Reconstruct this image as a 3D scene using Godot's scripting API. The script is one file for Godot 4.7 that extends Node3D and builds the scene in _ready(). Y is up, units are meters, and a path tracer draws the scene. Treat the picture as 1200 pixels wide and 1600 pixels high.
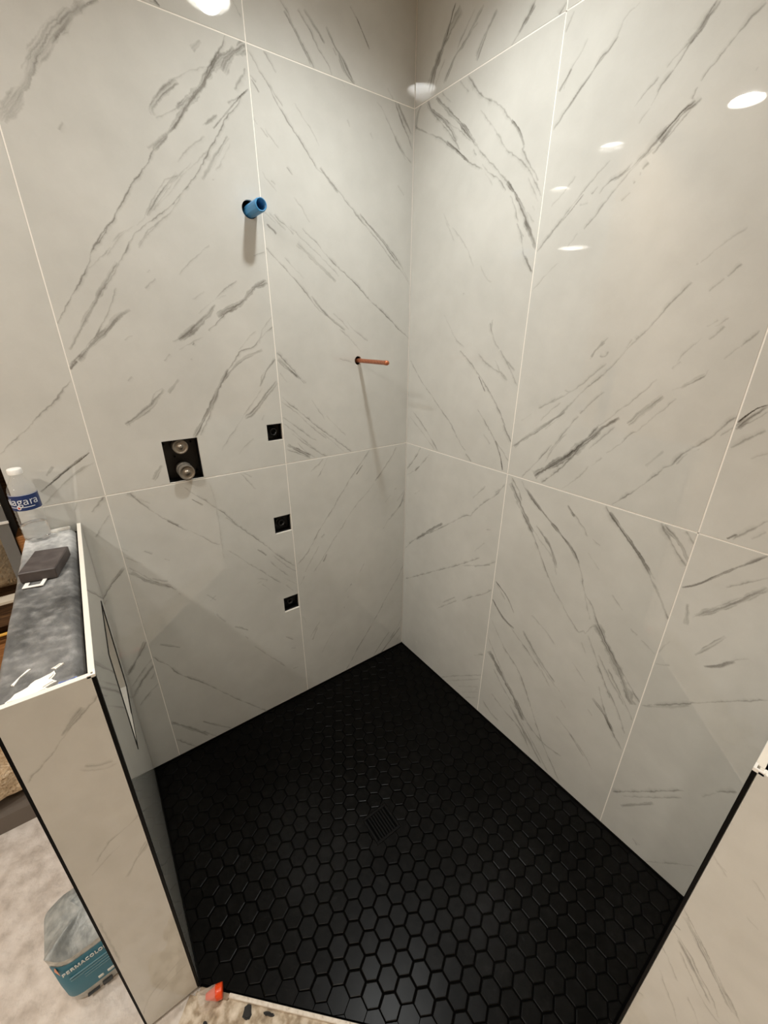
extends Node3D

# ---------------------------------------------------------------- measurements (metres; corner of the two tiled walls = origin)
const A1 := 0.6025      # tile joints on the left wall, distance from the corner
const A2 := 1.2018
const A_END := 1.415
const B1 := 0.5854      # tile joints on the right wall
const B2 := 1.1842
const B_END := 1.783
const H1 := 1.1874      # horizontal joints
const H2 := 2.3874
const CEIL := 2.75
const GAP := 0.0015     # half a grout joint
const KNEE_H := 1.118
const KNEE_Z := 0.757

var rng := RandomNumberGenerator.new()
var mot := PackedByteArray()      # mottling shared by the stone prints
var streak := PackedByteArray()
var M := {}

# marble print of each tile: veins as "width_mm darkness soft x y x y ..." in millimetres from the tile's lower corner
const VEINS := {
	"A1B": "2.6 .55 0 442 1192 465 1166;2.6 .6 0 420 1192 440 1158 473 1113;2.2 .35 0 438 1191 502 1146;2.6 .65 0 209 1193 247 1153 281 1116 318 1076;3 .7 0 318 1076 344 1041 381 998 402 966;2.4 .65 0 402 966 440 923 481 874 511 829;2.4 .7 0 511 829 549 779 593 743;5 .3 1 247 1131 281 1094;2.2 .45 0 487 798 529 741 563 693;2.8 .7 0 61 1185 83 1148 119 1109 150 1073 181 1045;2.2 .4 0 189 1032 229 994 277 959;2.2 .45 0 277 959 320 915 346 883 372 851 406 814;2.2 .5 0 402 820 432 782 458 750 489 711 522 678;7 .3 1 450 747 469 713;3 .4 0 456 851 472 837;2.8 .45 0 57 985 66 975;2.2 .3 0 90 956 122 923;3 .7 0 7 912 41 879 88 840;6 .3 1 3 953 31 885 98 826;2.4 .4 0 98 834 136 785;2.2 .35 0 3 961 51 914;2.2 .35 0 249 629 278 586;3 .7 0 324 540 334 535;2.6 .4 0 325 536 361 510;2.6 .4 0 343 475 349 468;3 .3 0 374 423 370 413;2.6 .7 0 2 535 32 478 73 425 115 372 156 309 197 255;2.6 .7 0 197 255 248 187 299 128 340 65 376 20;2.4 .25 0 45 588 95 539;2.6 .5 0 510 395 541 359 564 328;7 .22 1 524 369 553 308;2.2 .3 0 423 321 470 267 509 208;2.2 .3 0 591 634 565 673;2.2 .2 0 594 465 577 421;3.2 .6 0 4 188 36 138 91 76 145 15;9 .35 1 14 127 80 71 145 15;6 .3 1 92 132 145 82 199 21;4 .5 0 4 89 35 48;2.4 .35 0 553 999 554 996",
	"A1M": "2.4 .35 0 598 1187 582 1167 567 1149 551 1134 531 1113;3 .45 0 553 1197 537 1182 519 1160;2.4 .7 0 571 1151 551 1131 536 1109 520 1086 499 1063 481 1043 458 1022 430 991 401 958;2 .45 0 543 1127 523 1105 506 1089;2.4 .5 0 401 958 374 948 347 928 319 908 290 883 255 858 223 835 178 804;9 .28 1 389 964 358 934 325 907;2.4 .45 0 599 1135 583 1123;5 .22 1 596 1126 577 1102;2 .45 0 466 1105 448 1085 424 1062 405 1041 388 1018;2.4 .45 0 582 1024 570 1013 561 1005;2 .4 0 568 1024 556 1009 530 986;2.4 .4 0 602 1040 590 1029;2.8 .55 0 508 943 489 927;2 .3 0 590 917 574 898 547 876;2.4 .35 0 564 900 550 893;2 .3 0 490 870 463 842 439 808;2.2 .45 0 162 1181 138 1164 112 1134 93 1114 79 1092 58 1071 37 1050;3.2 .6 0 86 1107 69 1086 37 1058;2.6 .5 0 72 1085 37 1062 9 1046;4 .9 0 87 1199 67 1168 47 1140 25 1116 7 1086;9 .3 1 74 1198 40 1158 12 1127;3 .25 0 282 1108 271 1092;3 .22 0 191 1093 179 1080;3 .25 0 70 969 41 943;3 .2 0 300 1198 287 1187;3 .3 0 580 817 555 797 527 776;8 .3 1 217 841 171 810;2.4 .35 0 510 791 480 765;2.4 .55 0 563 814 545 799 519 785 501 767;2.2 .35 0 602 817 582 807 560 791;12 .22 1 590 785 560 763;2.4 .45 0 519 789 492 775 465 753 437 736 413 719 383 698 359 680 333 660;2.4 .6 0 468 787 446 771 417 752 388 726 370 711;3.4 .75 0 373 716 357 702 342 689;2.6 .8 0 345 691 319 676 293 660 259 636 223 606 194 583;3 .85 0 194 583 148 554 100 520 58 488 24 467 2 451;14 .16 1 489 744 421 695 348 641;2 .35 0 539 698 474 642;2.6 .7 0 600 719 573 695 542 668 516 644 488 617 466 594 443 567;8 .22 1 448 590 412 550 368 514 314 482;2.4 .4 0 443 567 419 545 387 525;3 .4 0 338 485 314 466 279 437 243 401;2.4 .4 0 366 536 333 515 299 483;2.4 .35 0 305 510 278 483 249 466 215 443;3 .35 0 226 454 211 443;2.6 .7 0 265 863 239 843 205 819 170 793 141 771 110 743 71 714 38 689 4 652;9 .35 1 239 858 191 825 141 791 110 764 71 730;2.6 .45 0 141 796 103 764 55 721 4 658;3.2 .75 0 597 405 582 391 560 366 537 341 520 318 499 296;3 .6 0 598 381 573 356 544 336 521 312;9 .35 1 594 386 561 353 527 318;3 .35 0 514 317 493 296;2 .3 0 593 338 569 303;2.8 .7 0 593 254 567 226 531 196 493 162 454 126 420 99 384 71 347 39 305 5;2.4 .45 0 598 237 562 208 526 177 488 136 455 107 421 76;2.6 .6 0 597 179 561 151 524 119 492 92 465 73;2.4 .5 0 596 155 557 120 520 83 481 45 433 5;2.6 .5 0 565 114 527 78 488 46 454 21 418 -1;2.4 .5 0 548 74 517 38 476 8;3.2 .65 0 593 56 565 42 532 27 498 8;14 .3 1 588 74 550 49 497 15;2.2 .4 0 474 233 449 194 423 154;2.2 .3 0 441 105 392 59 341 11;2.2 .3 0 415 166 374 123 330 78;2.2 .3 0 347 380 289 364",
	"A1T": "4 .7 0 491 117 471 100 451 72 425 42 394 3;9 .25 1 480 100 447 64 403 9;3.2 .65 0 438 115 420 100 398 78 375 49 351 29 332 4;9 .22 1 418 122 387 98 354 69;7 .35 1 347 106 318 72 287 47 256 10;14 .3 1 308 62 283 27 250 4;3 .4 0 326 67 314 53;3.5 .4 1 240 161 213 129 191 101;3 .3 0 261 177 240 158;4 .45 0 119 25 94 1",
	"A2B": "3 .7 0 534 1194 523 1172 502 1143 480 1111;2.2 .6 0 480 1111 462 1089 442 1070 422 1046 390 1017;2.2 .45 0 384 1016 351 985 320 952 292 932;7 .25 1 447 1074 416 1045;8 .3 1 543 1192 522 1175;2.2 .25 0 513 1169 485 1143;2.6 .4 0 178 1193 161 1165 131 1121;2.6 .35 0 168 1191 139 1171;3 .7 0 374 1179 349 1150 316 1117 283 1080;2.6 .7 0 283 1080 254 1047 226 1004 189 958 156 920 115 869;2.4 .6 0 115 869 80 823 43 779 3 737;2.2 .45 0 256 1036 214 985;5 .25 1 358 1131 325 1101;8 .25 1 155 868 120 831;2.2 .4 0 144 861 127 838;2.2 .5 0 269 901 231 859 193 812 151 766 130 740;2.2 .5 0 130 740 101 707 74 679;2.4 .45 0 111 797 72 743 33 696;2 .4 0 96 824 60 775 21 729 -12 703;2.2 .4 0 171 737 133 718 138 711;2.2 .3 0 178 712 157 718;2.2 .35 0 59 700 11 653 -10 636;2.2 .3 0 155 704 123 658;2.2 .3 0 54 660 23 619;2.4 .4 0 537 982 515 964;2.2 .3 0 595 1011 582 996;2.4 .3 0 482 935 467 922;2.4 .4 0 594 975 573 958 550 935;2.4 .6 0 592 935 572 913 551 886 530 859 499 831 467 799;2.4 .5 0 596 918 576 892 556 877 520 848;2.4 .5 0 533 872 507 852 488 843;12 .25 1 587 918 547 865 483 817;2.4 .4 0 464 781 456 774;2.6 .55 0 363 705 339 722;8 .2 1 371 739 342 701;2.4 .35 0 352 638 322 587;3 .6 0 275 541 258 523;8 .22 1 290 548 240 505;2.6 .4 0 255 482 246 462;2.2 .35 0 224 410 176 337 138 283 98 221;2.4 .45 0 161 313 121 263 98 221;3 .45 0 81 391 47 358;2.4 .45 0 60 315 38 303;2.4 .35 0 62 189 33 185;2.8 .7 0 597 554 578 520 552 483 533 438 500 394 464 352 427 304;2.6 .6 0 427 304 389 248 342 180 299 123 253 63 214 12;8 .2 1 563 594 500 548;14 .22 1 597 209 538 134 475 47;3 .5 0 594 207 568 172 525 119 474 53 434 -1;9 .25 1 485 135 431 74 381 20;3.4 .6 0 594 108 565 63 528 11;2.2 .22 0 293 1183 282 1087 288 870",
	"A2M": "3.2 .85 0 57 1198 65 1176 86 1150 113 1117 125 1093 155 1059 182 1031;2.6 .55 0 182 1031 200 1001 227 969 259 940 281 918;2.4 .85 0 281 918 300 887 332 850 355 823 386 781 415 740 446 708 470 677 485 652;10 .3 1 83 1151 126 1088 180 1027 234 963 284 912;22 .25 1 34 1177 92 1131 146 1066 204 1009;3 .35 0 113 1121 156 1102 197 1078 232 1053 267 1015 279 992;14 .28 1 198 1070 241 1034 269 1002 270 985;2.5 .4 0 182 1044 208 1016 238 995 266 982;5 .4 0 242 961 264 939 283 922 299 914;3 .5 0 234 963 253 941 268 931;2.6 .8 0 30 1079 45 1055 73 1030 91 1007 106 981 125 958 151 920 176 886 205 853 229 827;2.2 .8 0 229 827 256 801 285 777 310 759 340 738 365 718 392 685 408 659;3 .45 0 233 819 255 791 294 756 331 729 366 688;5 .55 0 30 1079 59 1065 69 1056;4 .5 0 9 1142 17 1129 46 1091;3 .6 0 9 1145 13 1137;4 .4 1 6 1101 36 1075 78 1033 119 992;3 .45 0 109 1022 135 1002 147 993;9 .22 1 103 1023 141 996;3 .35 0 146 968 184 941 210 918 227 896;3 .35 0 174 948 196 934;2.5 .35 0 191 903 230 867 271 823 311 778;2.4 .4 0 224 868 265 852 293 819 321 782 343 750 361 735;8 .25 1 235 871 282 821 330 761;2.5 .3 0 139 941 192 893 225 864 260 824 298 790 325 762;12 .18 1 80 981 124 925 168 868;3 .25 0 76 968 99 930 126 895;2 .4 0 138 874 137 871;2.5 .3 0 379 723 402 708 429 676 448 657;3 .3 0 474 925 488 910;2.5 .25 0 176 708 211 680;26 .3 1 3 1190 48 1160 76 1123;5 .5 0 2 1196 9 1190;12 .25 1 124 1168 149 1145;7 .34 1 348 1172 377 1154 407 1129 434 1100 462 1068;22 .2 1 376 1160 426 1117 468 1073 496 1037 524 990 565 937 592 905;4 .4 0 377 1156 388 1142 391 1148 401 1138 416 1127 442 1107;4 .35 0 412 1124 435 1098 451 1078;3 .35 0 508 1036 531 1007;10 .2 1 509 1020 530 982 563 941 596 904;2.6 .85 0 424 730 448 698 473 672 485 652 495 629 516 600 534 574 551 553 576 517 596 489;2.2 .4 0 434 676 458 654 488 629 516 600;2.4 .5 0 334 741 365 718 393 680 422 642 447 605 477 573 498 546 526 508 555 466;2.6 .3 0 367 732 401 713 426 691;2.5 .35 0 307 744 333 721 367 683;12 .18 1 427 642 483 567 541 487 585 423;2.6 .75 0 484 509 493 493 511 466 538 439 564 412 594 385;2.4 .45 0 443 580 460 547 485 504 498 482;4 .5 0 489 477 506 466 519 455;12 .3 1 421 528 457 505 490 472 528 439 572 395;7 .3 1 577 395 597 374;3 .35 0 339 610 371 584;3 .25 0 349 631 358 622;2.4 .4 0 176 710 211 680 246 652 274 625;3 .35 0 429 461 451 447;2.5 .25 0 453 347 467 336;3 .25 0 209 585 247 560;2.6 .5 0 106 620 150 591 180 566;2.6 .8 0 109 551 146 531 168 512 191 493 214 474;18 .33 1 7 624 53 602 101 557 145 537 181 518;5 .4 1 14 626 60 602;16 .3 1 183 548 213 517 257 480 306 449;4 .5 0 213 517 242 498 264 480 285 461 325 443;4 .6 0 256 486 272 467;3 .6 0 264 440 270 434;3 .35 0 236 455 277 437 311 419;4 .4 0 338 407 359 389;2.6 .3 0 278 393 282 390;2.4 .25 0 145 579 187 559 238 522;2.8 .8 0 54 446 83 422 121 413 146 383 175 351 190 324 208 298;3 .55 0 208 298 227 265 247 224 271 184 293 151;2.6 .5 0 0 489 29 469 54 446;2.4 .4 0 0 522 40 476 53 436;2.4 .3 0 62 475 94 449 127 416;12 .3 1 171 357 207 305 235 258 271 206 314 146;8 .35 1 47 415 125 383 190 324;2 .35 0 5 708 42 693;9 .25 1 4 386 40 345 69 296;14 .22 1 4 307 49 266 94 217 136 191;2.6 .4 0 31 355 57 332 63 310;2.6 .35 0 62 289 98 247 134 206 169 165 205 124 232 90;2.6 .4 0 49 266 84 231 119 205;2.6 .35 0 65 196 75 177;3 .3 0 114 116 149 93 176 66;14 .25 1 375 305 420 260 461 232 499 210;3 .35 0 380 309 407 292 420 260;3 .3 0 491 222 490 203;9 .2 1 327 332 365 295;12 .22 1 426 69 460 25",
	"A2T": "9 .35 1 225 11 213 4;4 .45 0 235 8 217 4;3 .35 0 26 74 7 47",
	"A3B": "4 .5 0 73 1194 86 1169;4.5 .7 0 6 1196 23 1176 46 1154;4.5 .65 0 3 1199 32 1168;4 .6 0 3 1132 19 1116 40 1089 55 1070;4 .4 0 5 943 32 919 59 893 90 853;9 .3 1 6 939 54 891 89 845;4 .5 0 77 840 88 826;12 .3 1 7 629 44 570 86 513;4 .5 0 5 624 32 581 84 521;4 .45 0 -1 545 46 499 83 456;4 .45 0 -3 489 20 455;4 .5 0 0 424 42 392 79 357;14 .2 1 -2 517 55 457 91 404",
	"A3M": "2.4 .75 0 3 346 30 319 58 287 80 272 116 241;3.5 .5 1 9 140 46 114 82 94 114 75;2.5 .4 0 7 104 34 99 72 73;2.2 .6 0 5 344 25 322 42 301 60 285 79 272 101 253 132 224 160 202 182 183 203 166;5.5 .65 1 20 135 40 122 63 106 86 90 113 70 135 54 147 45;3 .3 0 4 151 20 135 40 122;2.6 .45 0 4 108 26 99 44 90 68 74 95 54 123 31 148 8;10 .2 1 102 113 124 89",
	"B1B": "3.2 .8 0 101 1195 73 1148 11 1073;3 .6 0 162 1176 100 1108 64 1077 12 1042;6 .4 1 100 1108 70 1075;3 .3 0 107 989 69 960;3.4 .65 0 581 1156 543 1102 496 1058 448 1004 431 978 393 961 345 922;3.4 .65 0 345 922 284 873 206 812 133 763 68 707 14 643;12 .35 1 271 882 193 816 95 728;2.8 .45 0 492 1123 432 1053;2.8 .5 0 581 1152 541 1112;3 .5 0 520 948 541 955;2.4 .25 0 518 888 469 826;3.2 .65 0 500 810 436 759 377 713 313 668 245 620;3.2 .7 0 245 620 158 556 20 459;2.8 .4 0 581 828 531 791 477 761 408 728;6 .25 1 557 804 477 757;3 .55 0 581 694 531 644 475 599 427 552;3 .45 0 395 534 353 494 273 416;7 .25 1 383 546 306 472;5 .6 0 578 351 530 311;3 .55 0 582 234 503 166 427 101 332 15;2.8 .35 0 576 204 506 141 371 23;2.8 .35 0 571 152 455 58;2.8 .35 0 575 122 481 40;2.8 .3 0 569 82 496 17;2.4 .3 0 573 142 559 119",
	"B1M": "4 .8 0 256 1197 280 1172 301 1148 334 1120 365 1103;3 .55 0 365 1103 401 1078 427 1050 458 1021 477 999;6 .5 1 445 1035 477 999 498 963 494 954;3 .6 0 493 958 513 929 538 899 563 866;3 .35 0 221 1198 264 1157;3 .35 0 141 1196 186 1158;2.4 .4 0 319 1097 353 1063 380 1034 413 997;3 .4 0 360 1057 400 1014 427 979 452 959;3 .55 0 434 970 469 947 499 926 523 903;3 .55 0 522 907 548 873 580 828;3 .35 0 526 882 546 853 572 816;3 .35 0 554 809 563 797;12 .35 1 68 1196 100 1159 147 1129 192 1089 223 1050;12 .4 1 113 1193 174 1140 225 1098 268 1059 304 1024;3 .6 0 68 1184 101 1155 156 1107 202 1063 240 1022;2.4 .6 0 154 1127 199 1095 234 1073 263 1050 298 1025 326 999;3 .55 0 218 1100 254 1075 283 1044 318 1012;3 .55 0 40 1133 73 1112 120 1090 159 1068 190 1044 241 1014;8 .4 1 174 1060 234 1016 284 980;3 .7 0 241 1014 284 980 311 964 345 946;2.8 .7 0 343 958 377 927 409 909 435 885 449 869;3 .6 0 326 999 360 968 399 937 425 912 451 888;4 .75 0 438 902 471 866 498 835 518 805 533 781;10 .4 1 451 888 497 839 531 792 548 749;3 .6 0 468 852 489 818 507 778;3 .7 0 533 781 553 755 567 731;2.4 .7 0 504 775 512 764;2.4 .4 0 511 766 535 736;2.6 .4 0 300 1006 315 987;6 .3 1 7 1147 73 1112;5 .5 0 7 1151 16 1141;2.4 .25 0 359 932 394 894;2.4 .25 0 535 799 566 768;2.4 .22 0 177 861 211 816;12 .22 1 51 1217 21 1183 7 1147;4 .6 0 509 772 526 740 533 714;10 .4 1 532 776 562 735 585 698;3 .5 0 524 786 554 748 580 711;3 .6 0 533 714 547 682 570 654 585 633;5 .3 1 547 686 578 640;2.4 .3 0 225 811 260 781 304 736 341 679;2.4 .25 0 190 836 238 770;2.4 .22 0 370 680 404 638 427 627;3 .4 0 299 602 305 599;4 .6 0 437 503 448 472;2.8 .45 0 446 513 447 477 467 441 487 421;5 .55 0 492 416 516 390 547 366 562 356;3 .6 0 500 406 533 370 558 335 579 308;4 .45 0 397 402 431 376 471 356 509 343 536 323;3 .35 0 475 384 510 337 533 323;3 .35 0 248 485 278 451 323 423;2 .2 0 208 536 248 485;3.4 .6 0 303 411 352 378 389 346;2.8 .75 0 389 346 432 309 477 262 521 211 549 169;5 .5 1 407 325 444 276;3.4 .7 0 541 173 568 137 585 117;2.8 .65 0 417 211 449 177 495 130 530 94 563 71;5 .5 1 513 109 543 60 561 8;3 .65 0 546 85 581 50;2.4 .3 0 456 123 492 92;2.4 .65 0 14 364 55 320 100 276 155 235 219 182 271 143 313 97;3 .6 0 313 97 344 63 373 42;3 .6 0 375 29 408 6;3 .65 0 41 151 99 109 157 62 213 8;2.2 .4 0 19 126 101 73 192 11",
	"B1T": "6 .5 1 183 187 172 169 150 125;3 .5 0 180 185 161 154 144 124 118 100 92 74;12 .35 1 156 129 125 97 93 59 74 21;3.4 .8 0 150 122 125 101 110 71 98 42 86 9;3 .5 0 122 98 92 70 65 39;3 .4 0 148 75 122 48 103 18;3 .55 0 266 139 245 120 217 95 195 67 171 45 146 18;9 .3 1 301 133 270 110 231 80 195 64 153 20;3 .4 0 282 105 249 90 219 78;3.4 .5 0 353 102 330 79 305 58 285 30;9 .25 1 354 99 320 67 287 20;5 .8 0 485 63 470 44 454 31 437 15 417 2;12 .35 1 484 55 462 36 441 19;5 .75 0 582 18 565 2;25 .28 1 210 163 150 125 86 54",
	"B2B": "4 .7 0 20 1190 55 1153 75 1117;14 .35 1 18 1168 73 1099 135 1016;3.4 .75 0 52 1109 88 1069 135 1016 172 960;3 .7 0 172 960 209 904 252 843 289 807;3 .7 0 289 807 321 771 371 727;3 .4 0 120 1045 175 996 226 957 254 899;9 .25 1 148 1047 210 994 249 924;3 .6 0 63 1189 104 1143 145 1114 185 1087 232 1063;9 .35 1 81 1169 164 1104 242 1050 280 1024;8 .4 1 242 1050 290 1012 321 976;3 .6 0 251 1045 289 1020 321 976 341 935;3 .7 0 341 935 359 884 383 862 410 825;3 .6 0 359 884 383 827 396 799;3.2 .75 0 395 843 428 792 469 739 515 690;3.4 .7 0 515 690 551 654 596 608;24 .3 1 420 796 461 742 521 667 581 585;2 .5 0 371 727 384 745 393 741 402 771 418 786;3 .5 0 401 738 435 686 459 646;3 .7 0 454 652 483 607 517 556;3 .6 0 450 688 492 634 529 597 558 564;3 .6 0 487 658 535 602 594 529;3 .6 0 503 584 544 531 586 459;4 .7 0 475 571 505 505 541 445 591 390;10 .35 1 465 510 511 479 551 434;2.8 .35 0 385 698 408 666;2.4 .35 0 372 599 431 554;2.4 .3 0 461 453 480 439;6 .45 1 246 1156 275 1127;3 .5 0 273 1135 311 1101 330 1078;3 .4 0 345 1076 373 1064;2.4 .25 0 341 1026 387 983;4 .75 0 362 1192 397 1157 437 1121;9 .5 1 378 1179 428 1132 483 1083 525 1037;4 .6 0 452 1113 501 1062 535 1019 554 1000;8 .4 1 528 1023 562 982 596 926;3 .4 0 506 1064 538 1029;4 .7 0 512 1193 547 1153 577 1119 597 1101;12 .3 1 521 1190 568 1155 599 1115;4.5 .7 0 573 1193 598 1165;3 .45 0 442 922 481 887;2.4 .35 0 515 841 537 830;2.4 .3 0 551 823 594 800;5 .55 1 11 744 73 703 113 652;3 .5 0 12 739 64 688;9 .5 1 6 654 66 600 124 582;3.4 .65 0 90 593 139 559 198 522 267 473;10 .3 1 165 598 238 529 326 466;3 .5 0 204 548 274 490 359 438;2.8 .45 0 265 483 313 432;2.6 .4 0 190 689 254 658 297 625;3 .4 0 13 556 84 474 150 416;3.2 .7 0 86 464 162 413 203 362 247 291;3 .7 0 247 291 293 209 337 138 389 77 428 29;22 .4 1 23 393 94 323 176 252 233 176;3 .55 0 8 457 75 371 133 304 201 236;3 .5 0 58 319 129 249 207 202;4 .6 0 174 263 254 183 335 149 413 157;4 .65 0 64 179 145 144 219 122 287 56;3 .5 0 224 166 301 99 378 24;14 .3 1 161 199 254 117 344 38;4 .55 0 22 100 80 68 119 64;3 .5 0 241 130 291 33;2.6 .45 0 365 409 387 390;2.6 .4 0 362 325 424 292 475 262 527 214;6 .2 1 424 292 488 241",
	"B2M": "3 .45 0 23 1190 13 1175 5 1160;2.6 .35 0 189 1134 169 1127 154 1117;3 .65 0 150 1095 134 1080 116 1073 101 1054;3.4 .6 0 101 1054 74 1033 46 1007 6 970;6 .2 1 125 1077 82 1041 36 998;3 .35 0 71 1123 55 1100 32 1074 21 1047;7 .25 1 37 1080 9 1047;2.6 .25 0 154 1117 146 1089;5 .7 0 356 1065 346 1055 334 1046 327 1034;9 .4 1 349 1068 337 1051 327 1034 312 1022;3 .7 0 327 1034 313 1018 303 1000 287 983 272 966 258 938;3 .5 0 333 1037 318 1025 296 1012 276 997;2.6 .5 0 263 985 242 969 220 950;2.2 .25 0 258 936 237 914;3 .6 0 435 1028 422 1020 410 1009 398 997 388 986;2.6 .55 0 388 986 377 975 364 962 354 947;3 .6 0 350 939 344 922;14 .45 1 351 916 331 906 312 888 291 869;4 .75 0 361 919 349 910 331 906;4 .75 0 304 887 291 873 277 859 259 841;2.8 .6 0 346 904 328 887 305 865 284 846;3 .55 0 276 862 254 842 234 828 203 815;3.4 .75 0 240 842 225 826 202 819 184 811 169 796;4 .55 0 163 812 149 798;4 .5 0 279 832 268 822;3 .5 0 265 817 264 811;3 .5 0 257 801 253 798;2.6 .35 0 286 856 255 838 228 813 199 787;2.8 .55 0 212 797 191 776 170 750 143 724;2.6 .35 0 250 781 231 768;3 .55 0 183 860 152 835 129 815 101 786;3.4 .6 0 101 786 76 763 44 730 4 691;5 .25 1 126 803 82 762 32 722;3 .3 0 142 782 119 782;2.6 .35 0 94 849 65 820 32 795;2.4 .25 0 127 717 102 688;2.4 .25 0 510 667 484 650 460 631;3 .4 0 450 934 449 929;2.4 .3 0 80 653 43 624 4 587;3 .4 0 437 612 433 610;2.4 .3 0 461 630 441 612;3 .55 0 519 601 511 592 500 580;2.2 .3 0 495 577 473 553;2.8 .6 0 434 574 417 553 399 531 382 503 363 478 343 453;3.6 .6 0 346 461 340 453;2.8 .5 0 343 453 321 426 300 393 276 366;2.6 .3 0 332 453 308 410;4 .55 0 276 422 269 411 254 410;9 .3 1 258 447 239 424 230 407;2.2 .35 0 268 458 244 430 228 401;2.6 .6 0 276 366 256 344 223 311 196 276 166 239;2.4 .4 0 277 392 246 361 213 328 177 300 123 267;2.4 .4 0 207 321 182 307 167 311;3 .45 0 143 283 109 259 87 246;2.4 .4 0 160 272 128 241 101 209;2.4 .35 0 218 304 167 233 122 184;10 .25 1 179 248 120 198 53 143 14 104;2.4 .35 0 100 173 53 143 5 103;2.2 .25 0 65 225 27 198;4 .45 0 441 387 455 405;2.4 .35 0 486 458 462 430 447 400;3 .4 0 506 495 488 481;4 .5 0 522 481 510 465 500 454;2.4 .3 0 525 498 505 481;3.4 .55 0 587 471 578 459 562 441;2.2 .25 0 560 441 540 413;2.4 .5 0 412 361 393 333 367 302 339 275 310 241 289 219;12 .4 1 344 252 307 222 270 183 229 142;3.4 .75 0 294 226 274 197 249 153 228 114 198 71 141 7;24 .45 1 296 214 254 160 206 109 159 68 108 25;3 .6 0 224 241 202 205 174 158 150 118;3 .75 0 154 140 123 90 88 43 62 5;2.6 .5 0 287 317 261 290 229 248;2.6 .45 0 337 227 308 191 276 152;2.6 .4 0 199 184 169 143 141 79;2.4 .45 0 467 319 445 289 421 258 396 225;2.4 .6 0 396 225 377 210 360 182 330 150;2.6 .5 0 287 100 261 58 218 10;2.2 .3 0 320 135 294 102;12 .2 1 437 321 404 284 370 239;2.8 .4 0 518 389 506 368 478 351 453 338;10 .18 1 512 379 470 345;2.8 .7 0 597 295 579 272 565 244 548 225 530 205;3.2 .75 0 530 205 512 184 498 158 482 142;2.8 .75 0 482 142 458 106 428 65 378 5;2.4 .5 0 600 271 578 246;2.4 .35 0 524 193 508 160;5 .3 0 544 208 546 206;8 .16 1 471 187 440 138",
	"B2T": "",
	"B3B": "5 .65 1 138 1197 112 1163 85 1130 56 1092 34 1063 5 1037;3 .5 0 137 1194 106 1154 71 1110;3 .55 0 154 1143 122 1113 91 1083;14 .25 1 159 1120 123 1060 80 1006 52 974;3 .45 0 161 1112 128 1076 93 1032 49 965;9 .25 1 124 954 99 898 81 861;8 .35 1 159 897 134 862 108 841;3 .35 0 180 924 158 900 138 865;3 .4 0 37 790 5 769;12 .18 1 29 998 40 936;2.6 .3 0 18 865 1 810;3 .7 0 243 839 205 803 166 764 119 717 78 675 5 603;8 .25 1 107 699 75 661 11 606;4 .75 0 171 406 133 357 81 287 7 191;3 .45 0 173 376 113 298 39 209;4 .6 0 268 524 233 480;3 .3 0 234 476 212 432;9 .25 1 119 276 42 161;3 .3 0 127 63 106 70;3 .45 0 264 169 221 110 154 12;8 .15 1 103 66 121 54",
	"B3M": "5 .55 1 44 325 25 313 3 281;3 .6 0 48 311 34 295 3 266;12 .28 1 44 322 25 299 5 271;3 .5 0 55 272 28 246 6 223;3 .3 0 73 225 47 207;4 .7 0 116 77 99 54 81 30 68 10;3 .35 0 120 51 99 26;9 .3 1 74 25 57 9",
	"KE": "1.6 .35 0 3 932 15 921 28 910;1.4 .25 0 8 925 26 918;1.4 .25 0 50 941 63 931 70 924;1.4 .2 0 64 869 79 864;1.8 .7 0 3 782 23 762 45 738 71 708;2.4 .55 0 71 708 86 691 100 678 115 657;9 .25 1 12 763 44 729 75 695 105 662;1.4 .5 0 5 714 27 696 49 672 68 655;1.4 .55 0 16 710 39 692 56 672 81 648 97 621;1.4 .5 0 26 679 47 654 67 630 88 614 102 611;5 .25 1 18 700 50 668 82 634;1.8 .5 0 1 657 20 635 40 607;1.6 .4 0 15 593 33 563 53 534 65 508;1.4 .35 0 59 597 75 576 84 558;2 .4 0 0 470 14 481;4 .25 1 -1 728 14 727",
	"KF": "2.6 .65 0 138 1077 129 1067 118 1058 109 1051 98 1042 86 1031 78 1023;2 .6 0 78 1023 70 1015 60 1004 49 991 37 982;2 .5 0 37 982 28 973 18 967 9 956;3 .35 0 109 1064 99 1056 88 1045 73 1024;7 .15 1 111 1061 93 1044 72 1022;2.4 .2 0 129 908 112 908 96 915 77 933;7 .12 1 125 919 104 924 85 937;2.2 .45 0 139 752 118 738 93 728 71 715 46 685;2 .3 0 90 695 59 677 32 657;10 .14 1 139 663 107 628 83 592;2.4 .3 0 127 141 87 127 47 104;2.4 .25 0 123 182 77 156 31 123 6 72;10 .12 1 8 507 10 410 10 331",
}

# ---------------------------------------------------------------- naming helpers
func tag(o: Node, label := "", category := "", group := "", kind := "") -> Node:
	if label: o.set_meta("label", label)
	if category: o.set_meta("category", category)
	if group: o.set_meta("group", group)
	if kind: o.set_meta("kind", kind)
	return o

func thing(called: String, at: Vector3, label: String, category: String, group := "", turn := 0.0, kind := "") -> Node3D:
	var o := Node3D.new()
	o.name = called
	add_child(o, true)
	o.position = at
	o.rotation.y = turn
	tag(o, label, category, group, kind)
	return o

func part(called: String, mesh: Mesh, m: Material, parent: Node, at := Vector3.ZERO) -> MeshInstance3D:
	var o := MeshInstance3D.new()
	o.name = called
	o.mesh = mesh
	if m:
		o.material_override = m
	o.cast_shadow = GeometryInstance3D.SHADOW_CASTING_SETTING_ON
	parent.add_child(o, true)
	o.position = at
	return o

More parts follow.
